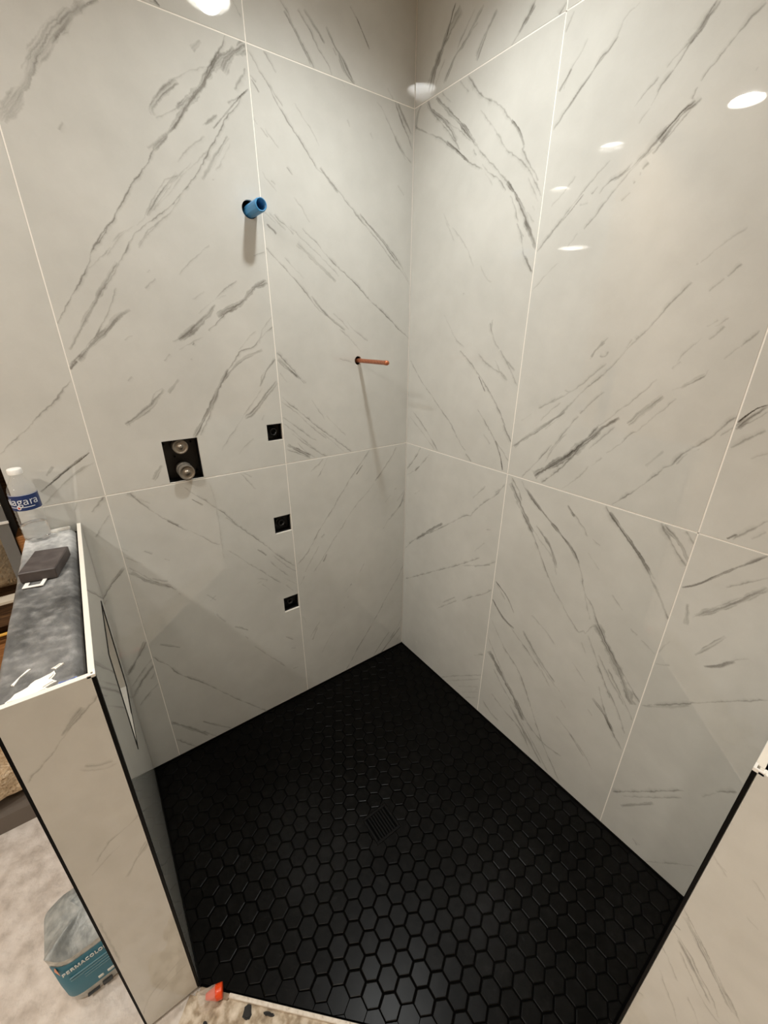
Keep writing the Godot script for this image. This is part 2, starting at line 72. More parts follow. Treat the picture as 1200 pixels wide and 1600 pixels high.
# ---------------------------------------------------------------- mesh helpers
func mb(smooth := false) -> SurfaceTool:
	var st := SurfaceTool.new()
	st.begin(Mesh.PRIMITIVE_TRIANGLES)
	st.set_smooth_group(0 if smooth else -1)
	return st

func done(st: SurfaceTool) -> ArrayMesh:
	st.generate_normals()
	return st.commit()

func tri(st: SurfaceTool, a: Vector3, b: Vector3, c: Vector3) -> void:   # counterclockwise seen from outside
	for p in [a, c, b]:
		st.set_uv(Vector2(p.x, p.z))
		st.add_vertex(p)

func quad(st: SurfaceTool, a: Vector3, b: Vector3, c: Vector3, d: Vector3) -> void:
	tri(st, a, b, c)
	tri(st, a, c, d)

func quv(st: SurfaceTool, p: Array, t: Array) -> void:
	for i in [0, 2, 1, 0, 3, 2]:
		st.set_uv(t[i])
		st.add_vertex(p[i])

func add_box(st: SurfaceTool, lo: Vector3, hi: Vector3, x := Transform3D()) -> void:
	var c := []
	for i in 8:
		c.append(x * Vector3(hi.x if i & 1 else lo.x, hi.y if i & 2 else lo.y, hi.z if i & 4 else lo.z))
	for f in [[0, 2, 3, 1], [4, 5, 7, 6], [0, 4, 6, 2], [1, 3, 7, 5], [0, 1, 5, 4], [2, 6, 7, 3]]:
		quad(st, c[f[0]], c[f[1]], c[f[2]], c[f[3]])

# box with chamfered edges
func add_chamfer(st: SurfaceTool, lo: Vector3, hi: Vector3, c: float, x := Transform3D()) -> void:
	var pts := {}
	for i in 8:
		var s := Vector3(1 if i & 1 else -1, 1 if i & 2 else -1, 1 if i & 4 else -1)
		var p := Vector3(hi.x if i & 1 else lo.x, hi.y if i & 2 else lo.y, hi.z if i & 4 else lo.z)
		pts[i] = [x * (p - Vector3(0, s.y, s.z) * c), x * (p - Vector3(s.x, 0, s.z) * c), x * (p - Vector3(s.x, s.y, 0) * c)]
	for f in [[0, [0, 4, 6, 2]], [0, [1, 3, 7, 5]], [1, [0, 1, 5, 4]], [1, [2, 6, 7, 3]], [2, [0, 2, 3, 1]], [2, [4, 5, 7, 6]]]:
		var q: Array = f[1]
		quad(st, pts[q[0]][f[0]], pts[q[1]][f[0]], pts[q[2]][f[0]], pts[q[3]][f[0]])
	var centre := x * ((lo + hi) / 2)
	for e in [[0, 1, 1, 2], [2, 3, 1, 2], [4, 5, 1, 2], [6, 7, 1, 2], [0, 2, 0, 2], [1, 3, 0, 2], [4, 6, 0, 2], [5, 7, 0, 2], [0, 4, 0, 1], [1, 5, 0, 1], [2, 6, 0, 1], [3, 7, 0, 1]]:
		outward(st, [pts[e[0]][e[2]], pts[e[1]][e[2]], pts[e[1]][e[3]], pts[e[0]][e[3]]], centre)
	for i in 8:
		outward(st, pts[i], centre)

func outward(st: SurfaceTool, p: Array, centre: Vector3) -> void:
	var n: Vector3 = (p[1] - p[0]).cross(p[2] - p[0])
	if n.dot(p[0] - centre) < 0:
		p = p.duplicate()
		p.reverse()
	tri(st, p[0], p[1], p[2])
	if p.size() == 4:
		tri(st, p[0], p[2], p[3])

func add_tube(st: SurfaceTool, path: Array, r: float, n := 12, caps := true) -> void:
	var rings := []
	for i in path.size():
		var d: Vector3 = (path[mini(i + 1, path.size() - 1)] - path[maxi(i - 1, 0)]).normalized()
		var u := d.cross(Vector3.UP if absf(d.y) < 0.9 else Vector3.RIGHT).normalized()
		var v := d.cross(u)
		var ring := []
		for k in n:
			ring.append(path[i] + (u * cos(TAU * k / n) + v * sin(TAU * k / n)) * r)
		rings.append(ring)
	for i in path.size() - 1:
		for k in n:
			quad(st, rings[i][k], rings[i][(k + 1) % n], rings[i + 1][(k + 1) % n], rings[i + 1][k])
	if caps:
		for k in n:
			tri(st, path[0], rings[0][(k + 1) % n], rings[0][k])
			tri(st, path[-1], rings[-1][k], rings[-1][(k + 1) % n])

# profile of Vector2(radius, height) turned about an axis
func add_lathe(st: SurfaceTool, prof: Array, n: int, x := Transform3D()) -> void:
	for i in prof.size() - 1:
		for k in n:
			var a := TAU * k / n
			var b := TAU * (k + 1) / n
			var p0: Vector2 = prof[i]
			var p1: Vector2 = prof[i + 1]
			var q0 := x * Vector3(p0.x * cos(a), p0.y, -p0.x * sin(a))
			var q1 := x * Vector3(p0.x * cos(b), p0.y, -p0.x * sin(b))
			var q2 := x * Vector3(p1.x * cos(b), p1.y, -p1.x * sin(b))
			var q3 := x * Vector3(p1.x * cos(a), p1.y, -p1.x * sin(a))
			if p0.x > 1e-6: tri(st, q0, q1, q2)
			if p1.x > 1e-6: tri(st, q0, q2, q3)

# A flat slab seen from the front: s to the right, v up, d towards the viewer. Holes are real openings.
# returns an ArrayMesh with the face as surface 0 and the raw edges as surface 1
func slab(place: Callable, s0: float, s1: float, v0: float, v1: float, thick: float, bev: float, holes: Array, uv: Callable, face: Material, edge: Material) -> ArrayMesh:
	var f := mb()
	var e := mb()
	var ss := [s0 + bev, s1 - bev]
	var vs := [v0 + bev, v1 - bev]
	for h in holes:
		for q in [h.s0, h.s1]:
			if not ss.has(q): ss.append(q)
		for q in [h.v0, h.v1]:
			if not vs.has(q): vs.append(q)
	for extra in 3:
		ss.append(lerpf(s0 + bev, s1 - bev, (extra + 1) / 4.0))
		vs.append(lerpf(v0 + bev, v1 - bev, (extra + 1) / 4.0))
	ss.sort()
	vs.sort()
	for i in ss.size() - 1:
		for j in vs.size() - 1:
			var inside := false
			for h in holes:
				if ss[i] > h.s0 - 1e-6 and ss[i + 1] < h.s1 + 1e-6 and vs[j] > h.v0 - 1e-6 and vs[j + 1] < h.v1 + 1e-6:
					inside = true
			if not inside:
				flat(f, place, uv, [Vector2(ss[i], vs[j]), Vector2(ss[i + 1], vs[j]), Vector2(ss[i + 1], vs[j + 1]), Vector2(ss[i], vs[j + 1])])
	for h in holes:
		var rim := []
		if h.has("r"):
			var c := Vector2((h.s0 + h.s1) / 2, (h.v0 + h.v1) / 2)
			var half: float = (h.s1 - h.s0) / 2
			var box := []
			for k in 32:
				var a := TAU * k / 32
				var dir := Vector2(cos(a), sin(a))
				rim.append(c + dir * h.r)
				box.append(c + dir * half / maxf(absf(dir.x), absf(dir.y)))
			for k in 32:
				flat(f, place, uv, [rim[k], box[k], box[(k + 1) % 32], rim[(k + 1) % 32]])
		else:
			rim = [Vector2(h.s0, h.v0), Vector2(h.s1, h.v0), Vector2(h.s1, h.v1), Vector2(h.s0, h.v1)]
		for k in rim.size():
			var p: Vector2 = rim[k]
			var q: Vector2 = rim[(k + 1) % rim.size()]
			quad(e, place.call(p.x, p.y, 0.0), place.call(q.x, q.y, 0.0), place.call(q.x, q.y, -thick), place.call(p.x, p.y, -thick))
	var inn := [Vector2(s0 + bev, v0 + bev), Vector2(s1 - bev, v0 + bev), Vector2(s1 - bev, v1 - bev), Vector2(s0 + bev, v1 - bev)]
	var out := [Vector2(s0, v0), Vector2(s1, v0), Vector2(s1, v1), Vector2(s0, v1)]
	for k in 4:
		var k2 := (k + 1) % 4
		var n := 8
		for t in n:
			var ia: Vector2 = inn[k].lerp(inn[k2], t / float(n))
			var ib: Vector2 = inn[k].lerp(inn[k2], (t + 1) / float(n))
			var oa: Vector2 = out[k].lerp(out[k2], t / float(n))
			var ob: Vector2 = out[k].lerp(out[k2], (t + 1) / float(n))
			quv(f, [place.call(oa.x, oa.y, -bev), place.call(ob.x, ob.y, -bev), place.call(ib.x, ib.y, 0.0), place.call(ia.x, ia.y, 0.0)], [uv.call(oa.x, oa.y), uv.call(ob.x, ob.y), uv.call(ib.x, ib.y), uv.call(ia.x, ia.y)])
			quad(e, place.call(oa.x, oa.y, -thick), place.call(ob.x, ob.y, -thick), place.call(ob.x, ob.y, -bev), place.call(oa.x, oa.y, -bev))
	quad(e, place.call(s1, v0, -thick), place.call(s0, v0, -thick), place.call(s0, v1, -thick), place.call(s1, v1, -thick)) if holes.is_empty() else null
	f.generate_normals()
	e.generate_normals()
	var m := f.commit()
	e.commit(m)
	m.surface_set_material(0, face)
	m.surface_set_material(1, edge)
	return m

func flat(st: SurfaceTool, place: Callable, uv: Callable, q: Array) -> void:
	var p := []
	var t := []
	for c in q:
		p.append(place.call(c.x, c.y, 0.0))
		t.append(uv.call(c.x, c.y))
	quv(st, p, t)

func round_hole(s: float, v: float, r: float) -> Dictionary:
	return {"s0": s - r * 1.35, "s1": s + r * 1.35, "v0": v - r * 1.35, "v1": v + r * 1.35, "r": r}

# ---------------------------------------------------------------- materials
func mat(c: Color, rough := 0.6, metal := 0.0) -> StandardMaterial3D:
	var m := StandardMaterial3D.new()
	m.albedo_color = c
	m.roughness = rough
	m.metallic = metal
	return m

func rgb(r: int, g: int, b: int) -> Color:
	return Color8(r, g, b)

func noise_tex(freq: float, sd: int, stops: Array, size := 512, octaves := 5, kind := FastNoiseLite.TYPE_SIMPLEX_SMOOTH) -> NoiseTexture2D:
	var t := NoiseTexture2D.new()
	var n := FastNoiseLite.new()
	n.seed = sd
	n.noise_type = kind
	n.frequency = freq
	n.fractal_octaves = octaves
	t.noise = n
	t.width = size
	t.height = size
	t.seamless = true
	if stops.size():
		var g := Gradient.new()
		var offs := PackedFloat32Array()
		var cols := PackedColorArray()
		for s in stops:
			offs.append(s[0])
			cols.append(s[1])
		g.offsets = offs
		g.colors = cols
		t.color_ramp = g
	return t

func grainy(tex: Texture2D, rep: Vector3, rough: float, bump: Texture2D = null, depth := 0.1) -> StandardMaterial3D:
	var m := mat(Color.WHITE, rough)
	m.albedo_texture = tex
	m.uv1_triplanar = true
	m.uv1_world_triplanar = true
	m.uv1_scale = rep
	if bump:
		m.heightmap_enabled = true
		m.heightmap_texture = bump
		m.heightmap_scale = depth
	return m

# ---------------------------------------------------------------- the marble print
func stone_image(key: String, w: float, h: float, res: float, sd: int) -> ImageTexture:
	var W := int(round(w * res))
	var H := int(round(h * res))
	var ink := PackedFloat32Array()
	var veil := PackedFloat32Array()
	ink.resize(W * H)
	veil.resize(W * H)
	var wob := FastNoiseLite.new()
	wob.seed = sd
	wob.frequency = 0.02
	wob.fractal_octaves = 4
	for text in String(VEINS.get(key, "")).split(";", false):
		var f := text.split_floats(" ", false)
		var width := f[0] * 0.001 * res
		var dark := f[1]
		var soft := f[2] > 0.5
		var pts := PackedVector2Array()
		var i := 3
		while i + 1 < f.size():
			pts.append(Vector2(f[i] * 0.001 * res, H - f[i + 1] * 0.001 * res))
			i += 2
		if soft:
			vein(veil, W, H, pts, width, dark, true, wob)
		else:
			vein(ink, W, H, pts, width, dark, false, wob)
	var out := PackedByteArray()
	out.resize(W * H * 3)
	var k := 0
	var o := 0
	var ox := (sd * 137) % 512
	var oy := (sd * 71) % 512
	for y in H:
		var row := ((y + oy) & 511) << 9
		var row2 := (((y >> 2) + oy) & 511) << 9
		for x in W:
			var t := 1.0 - (1.0 - ink[k]) * (1.0 - veil[k])
			var g := (mot[row + ((x + ox) & 511)] - 128) * 0.022 + (mot[row2 + (((x >> 2) + ox) & 511)] - 128) * 0.045
			out[o] = int(clampf(205.0 - t * 118.0 + g, 0, 255))
			out[o + 1] = int(clampf(205.0 - t * 121.0 + g, 0, 255))
			out[o + 2] = int(clampf(199.0 - t * 122.0 + g, 0, 255))
			k += 1
			o += 3
	var im := Image.create_from_data(W, H, false, Image.FORMAT_RGB8, out)
	return ImageTexture.create_from_image(im)

func vein(a: PackedFloat32Array, W: int, H: int, pts: PackedVector2Array, width: float, dark: float, soft: bool, wob: FastNoiseLite) -> void:
	if pts.size() < 2:
		return
	var total := 0.0
	for i in pts.size() - 1:
		total += pts[i].distance_to(pts[i + 1])
	var gone := 0.0
	var fade := maxf(3.0, minf(total * 0.22, 26.0))
	for i in pts.size() - 1:
		var p0 := pts[maxi(i - 1, 0)]
		var p1 := pts[i]
		var p2 := pts[i + 1]
		var p3 := pts[mini(i + 2, pts.size() - 1)]
		var length := p1.distance_to(p2)
		var steps := maxi(1, int(length / 0.7))
		for sidx in steps:
			var t := sidx / float(steps)
			var p := p1.cubic_interpolate(p2, p0, p3, t)
			var d := p1.cubic_interpolate(p2, p0, p3, minf(t + 0.05, 1.0)) - p1.cubic_interpolate(p2, p0, p3, maxf(t - 0.05, 0.0))
			var n := Vector2(-d.y, d.x).normalized()
			var along := gone + t * length
			var edge := clampf((minf(along, total - along) + fade * 0.35) / fade, 0.0, 1.0)
			var w1 := wob.get_noise_2d(p.x * 2.2, p.y * 2.2)
			var w2 := wob.get_noise_2d(p.x * 0.8 + 900.0, p.y * 0.8)
			if soft:
				var half := width * (0.55 + 0.5 * w2)
				p += n * w1 * width * 0.18
				var q := -half
				while q <= half:
					var xx := int(round(p.x + n.x * q))
					var yy := int(round(p.y + n.y * q))
					if xx >= 0 and yy >= 0 and xx < W and yy < H:
						var r := absf(q) / half
						var grain := streak[(int(along * 0.16 + pts[0].x) & 511) * 512 + (int(q * 5.0 + 256.0 + pts[0].y) & 511)] / 255.0
						var v := dark * 1.55 * edge * (1.0 - r * r * r) * (0.12 + 1.9 * grain * grain)
						var at := yy * W + xx
						if v > a[at]: a[at] = v
					q += 0.7
			else:
				p += n * w1 * 2.4
				var core := maxf(0.55, width * 0.66 * (0.75 + 0.9 * w2))
				var power := dark * 0.58 * edge * clampf(0.82 + 0.75 * w2 + 0.35 * w1, 0.28, 1.15)
				var reach := core * 5.0
				var q := -core * 2.2
				while q <= reach:
					var xx := int(round(p.x + n.x * q))
					var yy := int(round(p.y + n.y * q))
					if xx >= 0 and yy >= 0 and xx < W and yy < H:
						var v := power * exp(-(q * q) / (core * core))
						if q > 0.0:
							v = maxf(v, power * 0.36 * (1.0 - q / reach))
						var at := yy * W + xx
						if v > a[at]: a[at] = v
					q += 0.65
		gone += length

func stone(key: String, w: float, h: float, res: float, sd: int, flip := false) -> StandardMaterial3D:
	var m := mat(Color.WHITE, 0.02)
	m.albedo_texture = stone_image(key, w, h, res, sd)
	m.texture_repeat = false
	m.metallic_specular = 0.66
	return m

# ---------------------------------------------------------------- places: (s right, v up, d out) -> world
func on_left(s: float, v: float, d: float) -> Vector3: return Vector3(s, v, d)
func on_right(s: float, v: float, d: float) -> Vector3: return Vector3(-d, v, s)
func knee_in(v: float) -> float: return -1.283 - 0.018 * (1.0 - v / 1.12)
func knee_out(v: float) -> float: return -1.424 - 0.007 * (1.0 - v / 1.12)
func knee_face(s: float, v: float, d: float) -> Vector3: return Vector3(knee_in(v) + d, v, -s)            # shower side of the left half wall
func knee_front(s: float, v: float, d: float) -> Vector3: return Vector3(lerpf(knee_out(v), knee_in(v), s), v, KNEE_Z + d)
func stub_end(s: float, v: float, d: float) -> Vector3: return Vector3(-0.582 - d, v, s)                   # end of the right half wall

func _ready() -> void:
	rng.seed = 7
	make_camera()
	make_light()
	make_materials()
	make_room()
	make_tiled_walls()
	make_shower_floor()
	make_left_half_wall()
	make_right_half_wall()
	make_threshold()
	make_framing()
	make_plumbing()
	make_on_top()
	make_floor_things()

# ---------------------------------------------------------------- camera, light
func make_camera() -> void:
	var c := Camera3D.new()
	c.name = "camera"
	c.fov = 102.92
	c.near = 0.02
	c.position = Vector3(-1.196, 1.6454, 1.4704)
	c.basis = Basis.from_euler(Vector3(deg_to_rad(-23.271), deg_to_rad(-35.951), deg_to_rad(0.147)))
	add_child(c)
	c.current = true

func make_light() -> void:
	var w := WorldEnvironment.new()
	w.name = "environment"
	var e := Environment.new()
	e.background_mode = Environment.BG_COLOR
	e.background_color = Color(0.02, 0.02, 0.02)
	e.tonemap_mode = Environment.TONE_MAPPER_LINEAR
	e.tonemap_exposure = 1.6
	e.sdfgi_enabled = true
	e.ssao_enabled = true
	e.ssil_enabled = true
	w.environment = e
	add_child(w)
	var lamps := [
		[Vector3(-0.50, CEIL, 0.565), 1.22, "round white recessed downlight directly above the shower drain", rgb(250, 252, 250), 0.074, 0.0],
		[Vector3(-1.885, CEIL, 0.342), 0.5, "round white recessed downlight just left of the half wall with the bottle", rgb(255, 253, 250), 0.074, 0.0],
		[Vector3(-1.29, CEIL, 1.37), 0.62, "white cylinder ceiling light hanging above the shower entry opening", rgb(255, 242, 224), 0.05, 0.075],
		[Vector3(-2.36, CEIL, 1.00), 1.1, "round white recessed downlight over the open concrete floor", rgb(255, 248, 238), 0.074, 0.0],
		[Vector3(-4.63, CEIL, 2.26), 1.05, "large round white ceiling light farthest from the shower", rgb(255, 248, 238), 0.19, 0.0],
	]
	for l in lamps:
		downlight(l[0], l[1], l[2], l[3], l[4], l[5])

func downlight(at: Vector3, power: float, label: String, tint: Color, r: float, can: float) -> void:
	var t := thing("ceiling_light", at, label, "ceiling light", "ceiling lights around the shower")
	var st := mb(true)
	if can > 0.0:
		add_lathe(st, [Vector2(r + 0.006, 0.0), Vector2(r + 0.006, -can), Vector2(r, -can), Vector2(r, -0.002)], 48)
	elif r < 0.1:      # set 2 cm into the ceiling board
		add_lathe(st, [Vector2(r, 0.0205), Vector2(r, -0.002), Vector2(r + 0.004, -0.004), Vector2(r + 0.016, -0.003), Vector2(r + 0.018, 0.0)], 48)
	else:
		add_lathe(st, [Vector2(r, 0.0), Vector2(r, -0.006), Vector2(r + 0.006, -0.008), Vector2(r + 0.018, -0.004), Vector2(r + 0.020, 0.0)], 48)
	part("trim_ring", done(st), mat(rgb(240, 238, 232), 0.4), t)
	st = mb()
	add_lathe(st, [Vector2(0.0, 0.0045), Vector2(r, 0.0045)], 48, Transform3D(Basis(Vector3.RIGHT, PI), Vector3.ZERO))
	var glow := mat(rgb(255, 246, 232), 0.5)
	glow.emission_enabled = true
	glow.emission = tint
	glow.emission_energy_multiplier = 22.0
	var deep := 0.024 if r < 0.1 and can == 0.0 else 0.0
	part("lens", done(st), glow, t, Vector3(0, deep, 0))
	var a: Light3D
	if at.x > -0.6:      # the shower's own lamp has a lensed, downward beam
		var spot := SpotLight3D.new()
		spot.spot_angle = 71.0
		spot.spot_angle_attenuation = 1.0
		spot.spot_range = 9.0
		spot.spot_attenuation = 2.0
		spot.light_size = 0.05
		a = spot
	else:
		var panel := AreaLight3D.new()
		panel.area_size = Vector2.ONE * r * 1.05
		panel.area_range = 9.0
		panel.area_attenuation = 2.0
		a = panel
	a.name = "lamp"
	a.light_energy = power
	a.light_color = tint
	a.shadow_enabled = true
	a.rotation.x = -PI / 2
	t.add_child(a)
	a.position = Vector3(0, deep - 0.010, 0)

func make_materials() -> void:
	var n := FastNoiseLite.new()
	n.seed = 3
	n.frequency = 0.012
	n.fractal_octaves = 5
	var im := n.get_seamless_image(512, 512)
	im.convert(Image.FORMAT_L8)
	mot = im.get_data()
	n.seed = 12
	n.frequency = 0.035
	im = n.get_seamless_image(512, 512)
	im.convert(Image.FORMAT_L8)
	streak = im.get_data()
	M.body = mat(rgb(226, 220, 208), 0.7)
	M.grout = mat(rgb(246, 242, 234), 0.85)
	M.black_metal = mat(rgb(8, 7, 6), 0.5)
	M.black_metal.metallic_specular = 0.2
	M.black_gap = mat(rgb(16, 14, 13), 0.8)
	M.recess = mat(rgb(12, 12, 12), 0.45)
	M.black_plastic = mat(rgb(30, 30, 31), 0.3)
	M.drywall = grainy(noise_tex(0.01, 21, [[0.0, rgb(196, 190, 178)], [1.0, rgb(214, 208, 196)]]), Vector3.ONE * 0.7, 0.9)
	M.white_paint = mat(rgb(234, 231, 225), 0.85)
	M.board = grainy(noise_tex(0.01, 22, [[0.0, rgb(206, 184, 156)], [1.0, rgb(218, 198, 170)]]), Vector3.ONE, 0.9)
	M.concrete = grainy(noise_tex(0.012, 31, [[0.0, rgb(192, 183, 174)], [0.4, rgb(216, 208, 200)], [0.65, rgb(226, 219, 212)], [1.0, rgb(236, 230, 224)]]), Vector3.ONE * 2.2, 0.9, noise_tex(0.02, 32, []), 0.35)
	M.mortar = grainy(noise_tex(0.018, 41, [[0.0, rgb(128, 112, 94)], [0.35, rgb(170, 154, 132)], [0.6, rgb(206, 193, 174)], [1.0, rgb(228, 218, 203)]]), Vector3.ONE * 3.0, 0.95, noise_tex(0.03, 42, []), 0.25)
	M.membrane = grainy(noise_tex(0.022, 51, [[0.0, rgb(66, 66, 67)], [0.35, rgb(98, 98, 98)], [0.6, rgb(122, 121, 120)], [0.85, rgb(158, 157, 154)], [1.0, rgb(190, 188, 184)]]), Vector3(7, 7, 4.5), 0.62, noise_tex(0.03, 52, []), 0.12)
	M.membrane_top = grainy(noise_tex(0.016, 53, [[0.0, rgb(196, 196, 197)], [0.5, rgb(226, 226, 225)], [1.0, rgb(252, 251, 248)]]), Vector3(6, 6, 4), 0.6, noise_tex(0.03, 52, []), 0.10)
	M.membrane_top.vertex_color_use_as_albedo = true
	M.thinset = mat(rgb(238, 234, 226), 0.85)
	M.wood = grainy(noise_tex(0.02, 61, [[0.0, rgb(138, 90, 48)], [0.5, rgb(172, 118, 66)], [1.0, rgb(196, 142, 88)]]), Vector3(1.0, 14, 14), 0.75)
	M.old_wood = grainy(noise_tex(0.02, 62, [[0.0, rgb(52, 36, 24)], [0.5, rgb(92, 66, 40)], [1.0, rgb(122, 92, 58)]]), Vector3(1.2, 16, 16), 0.85)
	M.steel = mat(rgb(128, 130, 130), 0.45, 0.55)
	M.batt = grainy(noise_tex(0.02, 71, [[0.0, rgb(178, 148, 112)], [0.5, rgb(222, 200, 168)], [1.0, rgb(240, 226, 202)]]), Vector3.ONE * 5.0, 0.95, noise_tex(0.03, 72, []), 0.6)
	M.white_plastic = mat(rgb(238, 236, 230), 0.4)
	M.hexes = []
	for k in 4:
		var v: int = [6, 8, 9, 7][k]
		var h := grainy(noise_tex(0.02, 80 + k, [[0.0, rgb(v - 4, v - 4, v - 5)], [0.6, rgb(v, v - 1, v - 2)], [1.0, rgb(v + 10, v + 9, v + 8)]], 256), Vector3.ONE * 5.0, 0.29)
		h.metallic_specular = 0.22
		M.hexes.append(h)
	M.hex_grout = mat(rgb(5, 5, 5), 0.9)
	M.hex_grout.metallic_specular = 0.1

# ---------------------------------------------------------------- the room around
func make_room() -> void:
	var st := mb()
	add_box(st, Vector3(-5.5, -0.16, -0.2), Vector3(0.2, -0.012, 3.5))
	tag(part("floor", done(st), M.concrete, self), "dusty bare concrete floor outside the shower", "floor", "", "structure")
	st = mb()
	add_box(st, Vector3(-5.5, CEIL + 0.026, -0.2), Vector3(0.2, CEIL + 0.14, 3.5))
	var cuts := [round_hole(-0.50, 0.565, 0.076), round_hole(-1.885, 0.342, 0.076), round_hole(-2.36, 1.00, 0.076)]
	var up := tag(part("ceiling", done(st), M.white_paint, self), "plain off-white ceiling over the room", "ceiling", "", "structure")
	part("ceiling_board", slab(func(s, v, d): return Vector3(s, CEIL - d, v), -5.5, 0.2, -0.2, 3.5, 0.026, 0.0, cuts, func(s, v): return Vector2(s, v), M.white_paint, M.white_paint), null, up)
	st = mb()
	add_box(st, Vector3(-5.5, -0.012, 3.4), Vector3(0.2, CEIL, 3.5))
	tag(part("wall_front", done(st), M.board, self), "plain tan unpainted wall behind the camera", "wall", "", "structure")
	st = mb()
	add_box(st, Vector3(-5.6, -0.012, -0.2), Vector3(-5.5, CEIL, 3.5))
	tag(part("wall_side", done(st), M.board, self), "plain tan unpainted wall at the far left end of the room", "wall", "", "structure")

func tile_mat(key: String, w: float, h: float, res: float, sd: int) -> StandardMaterial3D:
	return stone(key, w, h, res, sd)

func make_tiled_walls() -> void:
	var res := 853.33
	# left wall: the plumbing wall
	var wl := thing("wall_left", Vector3.ZERO, "shower wall with valve and body jets, clad in white marble-look tiles", "wall", "", 0.0, "structure")
	var holes := {
		"A2M": [{"s0": -1.017, "s1": -0.907, "v0": 1.1905, "v1": 1.332}, {"s0": -0.664, "s1": -A1 - GAP - 0.0006, "v0": 1.284, "v1": 1.346}, round_hole(-0.641, 2.003, 0.0245)],
		"A2B": [{"s0": -0.677, "s1": -A1 - GAP - 0.0006, "v0": 0.901, "v1": 0.975}, {"s0": -0.674, "s1": -A1 - GAP - 0.0006, "v0": 0.511, "v1": 0.585}],
		"A1M": [round_hole(-0.259, 1.557, 0.0165)],
	}
	var rows := [["B", 0.003, H1, -0.01], ["M", H1, H2, H1], ["T", H2, CEIL - 0.002, H2]]
	var cols := [["A1", 0.0, A1], ["A2", A1, A2], ["A3", A2, A_END]]
	var sd := 1
	for c in cols:
		for r in rows:
			var key: String = c[0] + r[0]
			sd += 1
			var w: float = 0.6 if c[0] != "A3" else 0.24
			var h: float = 1.2 if r[0] != "T" else 0.37
			var m := tile_mat(key, w, h, res, sd)
			var u0: float = c[1]
			var v0: float = r[3]
			var uv := func(s: float, v: float) -> Vector2: return Vector2((-s - u0) / w, 1.0 - (v - v0) / h)
			var lo: float = r[1] + (GAP if r[0] != "B" else 0.0)
			var hi: float = r[2] - (GAP if r[0] != "T" else 0.0)
			var right: float = -c[1] - GAP
			var left: float = -c[2] + (GAP if c[0] != "A3" else 0.0)
			part("tile", slab(on_left, left, right, lo, hi, 0.010, 0.0006, holes.get(key, []), uv, m, M.body), null, wl)
	# grout in the joints, a shade behind the tile face
	var st := mb()
	for x in [A1, A2]:
		add_box(st, Vector3(-x - GAP, 0.0, -0.010), Vector3(-x + GAP, CEIL, -0.0007))
	for y in [H1, H2]:
		add_box(st, Vector3(-A_END, y - GAP, -0.010), Vector3(0.0, y + GAP, -0.0007))
	add_box(st, Vector3(-GAP, 0.006, -0.010), Vector3(0.010, CEIL, -0.0004))
	part("grout", done(st), M.grout, wl)
	# backer board with the same openings and the studs' depth behind it
	var all := []
	for k in holes:
		all.append_array(holes[k])
	var blank := func(s: float, v: float) -> Vector2: return Vector2(s, v)
	part("backer_board", slab(func(s, v, d): return Vector3(s, v, d - 0.0102), -A_END, 0.01, 0.0, CEIL, 0.012, 0.0004, all, blank, M.black_gap, M.black_gap), null, wl)
	st = mb()
	add_box(st, Vector3(-A_END, -0.012, -0.20), Vector3(0.012, CEIL, -0.125))
	part("back_panel", done(st), M.black_gap, wl)
	st = mb()
	add_box(st, Vector3(-A_END + 0.003, -0.012, -0.125), Vector3(-A_END + 0.040, CEIL, -0.023))
	part("stud", done(st), M.old_wood, wl)
	# right wall
	var wr := thing("wall_right", Vector3.ZERO, "plain shower wall clad in white marble-look tiles", "wall", "", 0.0, "structure")
	var bcols := [["B1", 0.0, B1], ["B2", B1, B2], ["B3", B2, B_END]]
	for c in bcols:
		for r in rows:
			var key: String = c[0] + r[0]
			sd += 1
			var w := 0.6
			var h: float = 1.2 if r[0] != "T" else 0.37
			var m := tile_mat(key, w, h, res, sd)
			var u0: float = c[1]
			var v0: float = r[3]
			var uv := func(s: float, v: float) -> Vector2: return Vector2((s - u0) / w, 1.0 - (v - v0) / h)
			var lo: float = r[1] + (GAP if r[0] != "B" else 0.0)
			var hi: float = r[2] - (GAP if r[0] != "T" else 0.0)
			part("tile", slab(on_right, c[1] + GAP, c[2] - GAP, lo, hi, 0.010, 0.0006, [], uv, m, M.body), null, wr)
	st = mb()
	for z in [B1, B2]:
		add_box(st, Vector3(0.0007, 0.0, z - GAP), Vector3(0.010, CEIL, z + GAP))
	for y in [H1, H2]:
		add_box(st, Vector3(0.0007, y - GAP, 0.0), Vector3(0.010, y + GAP, B_END))
	part("grout", done(st), M.grout, wr)
	st = mb()
	add_box(st, Vector3(0.0102, -0.012, -0.2), Vector3(0.2, CEIL, B_END))
	part("backer_board", done(st), M.black_gap, wr)
	st = mb()
	add_box(st, Vector3(0.004, -0.012, B_END), Vector3(0.2, CEIL, 3.4))
	part("wall_panel", done(st), M.board, wr)

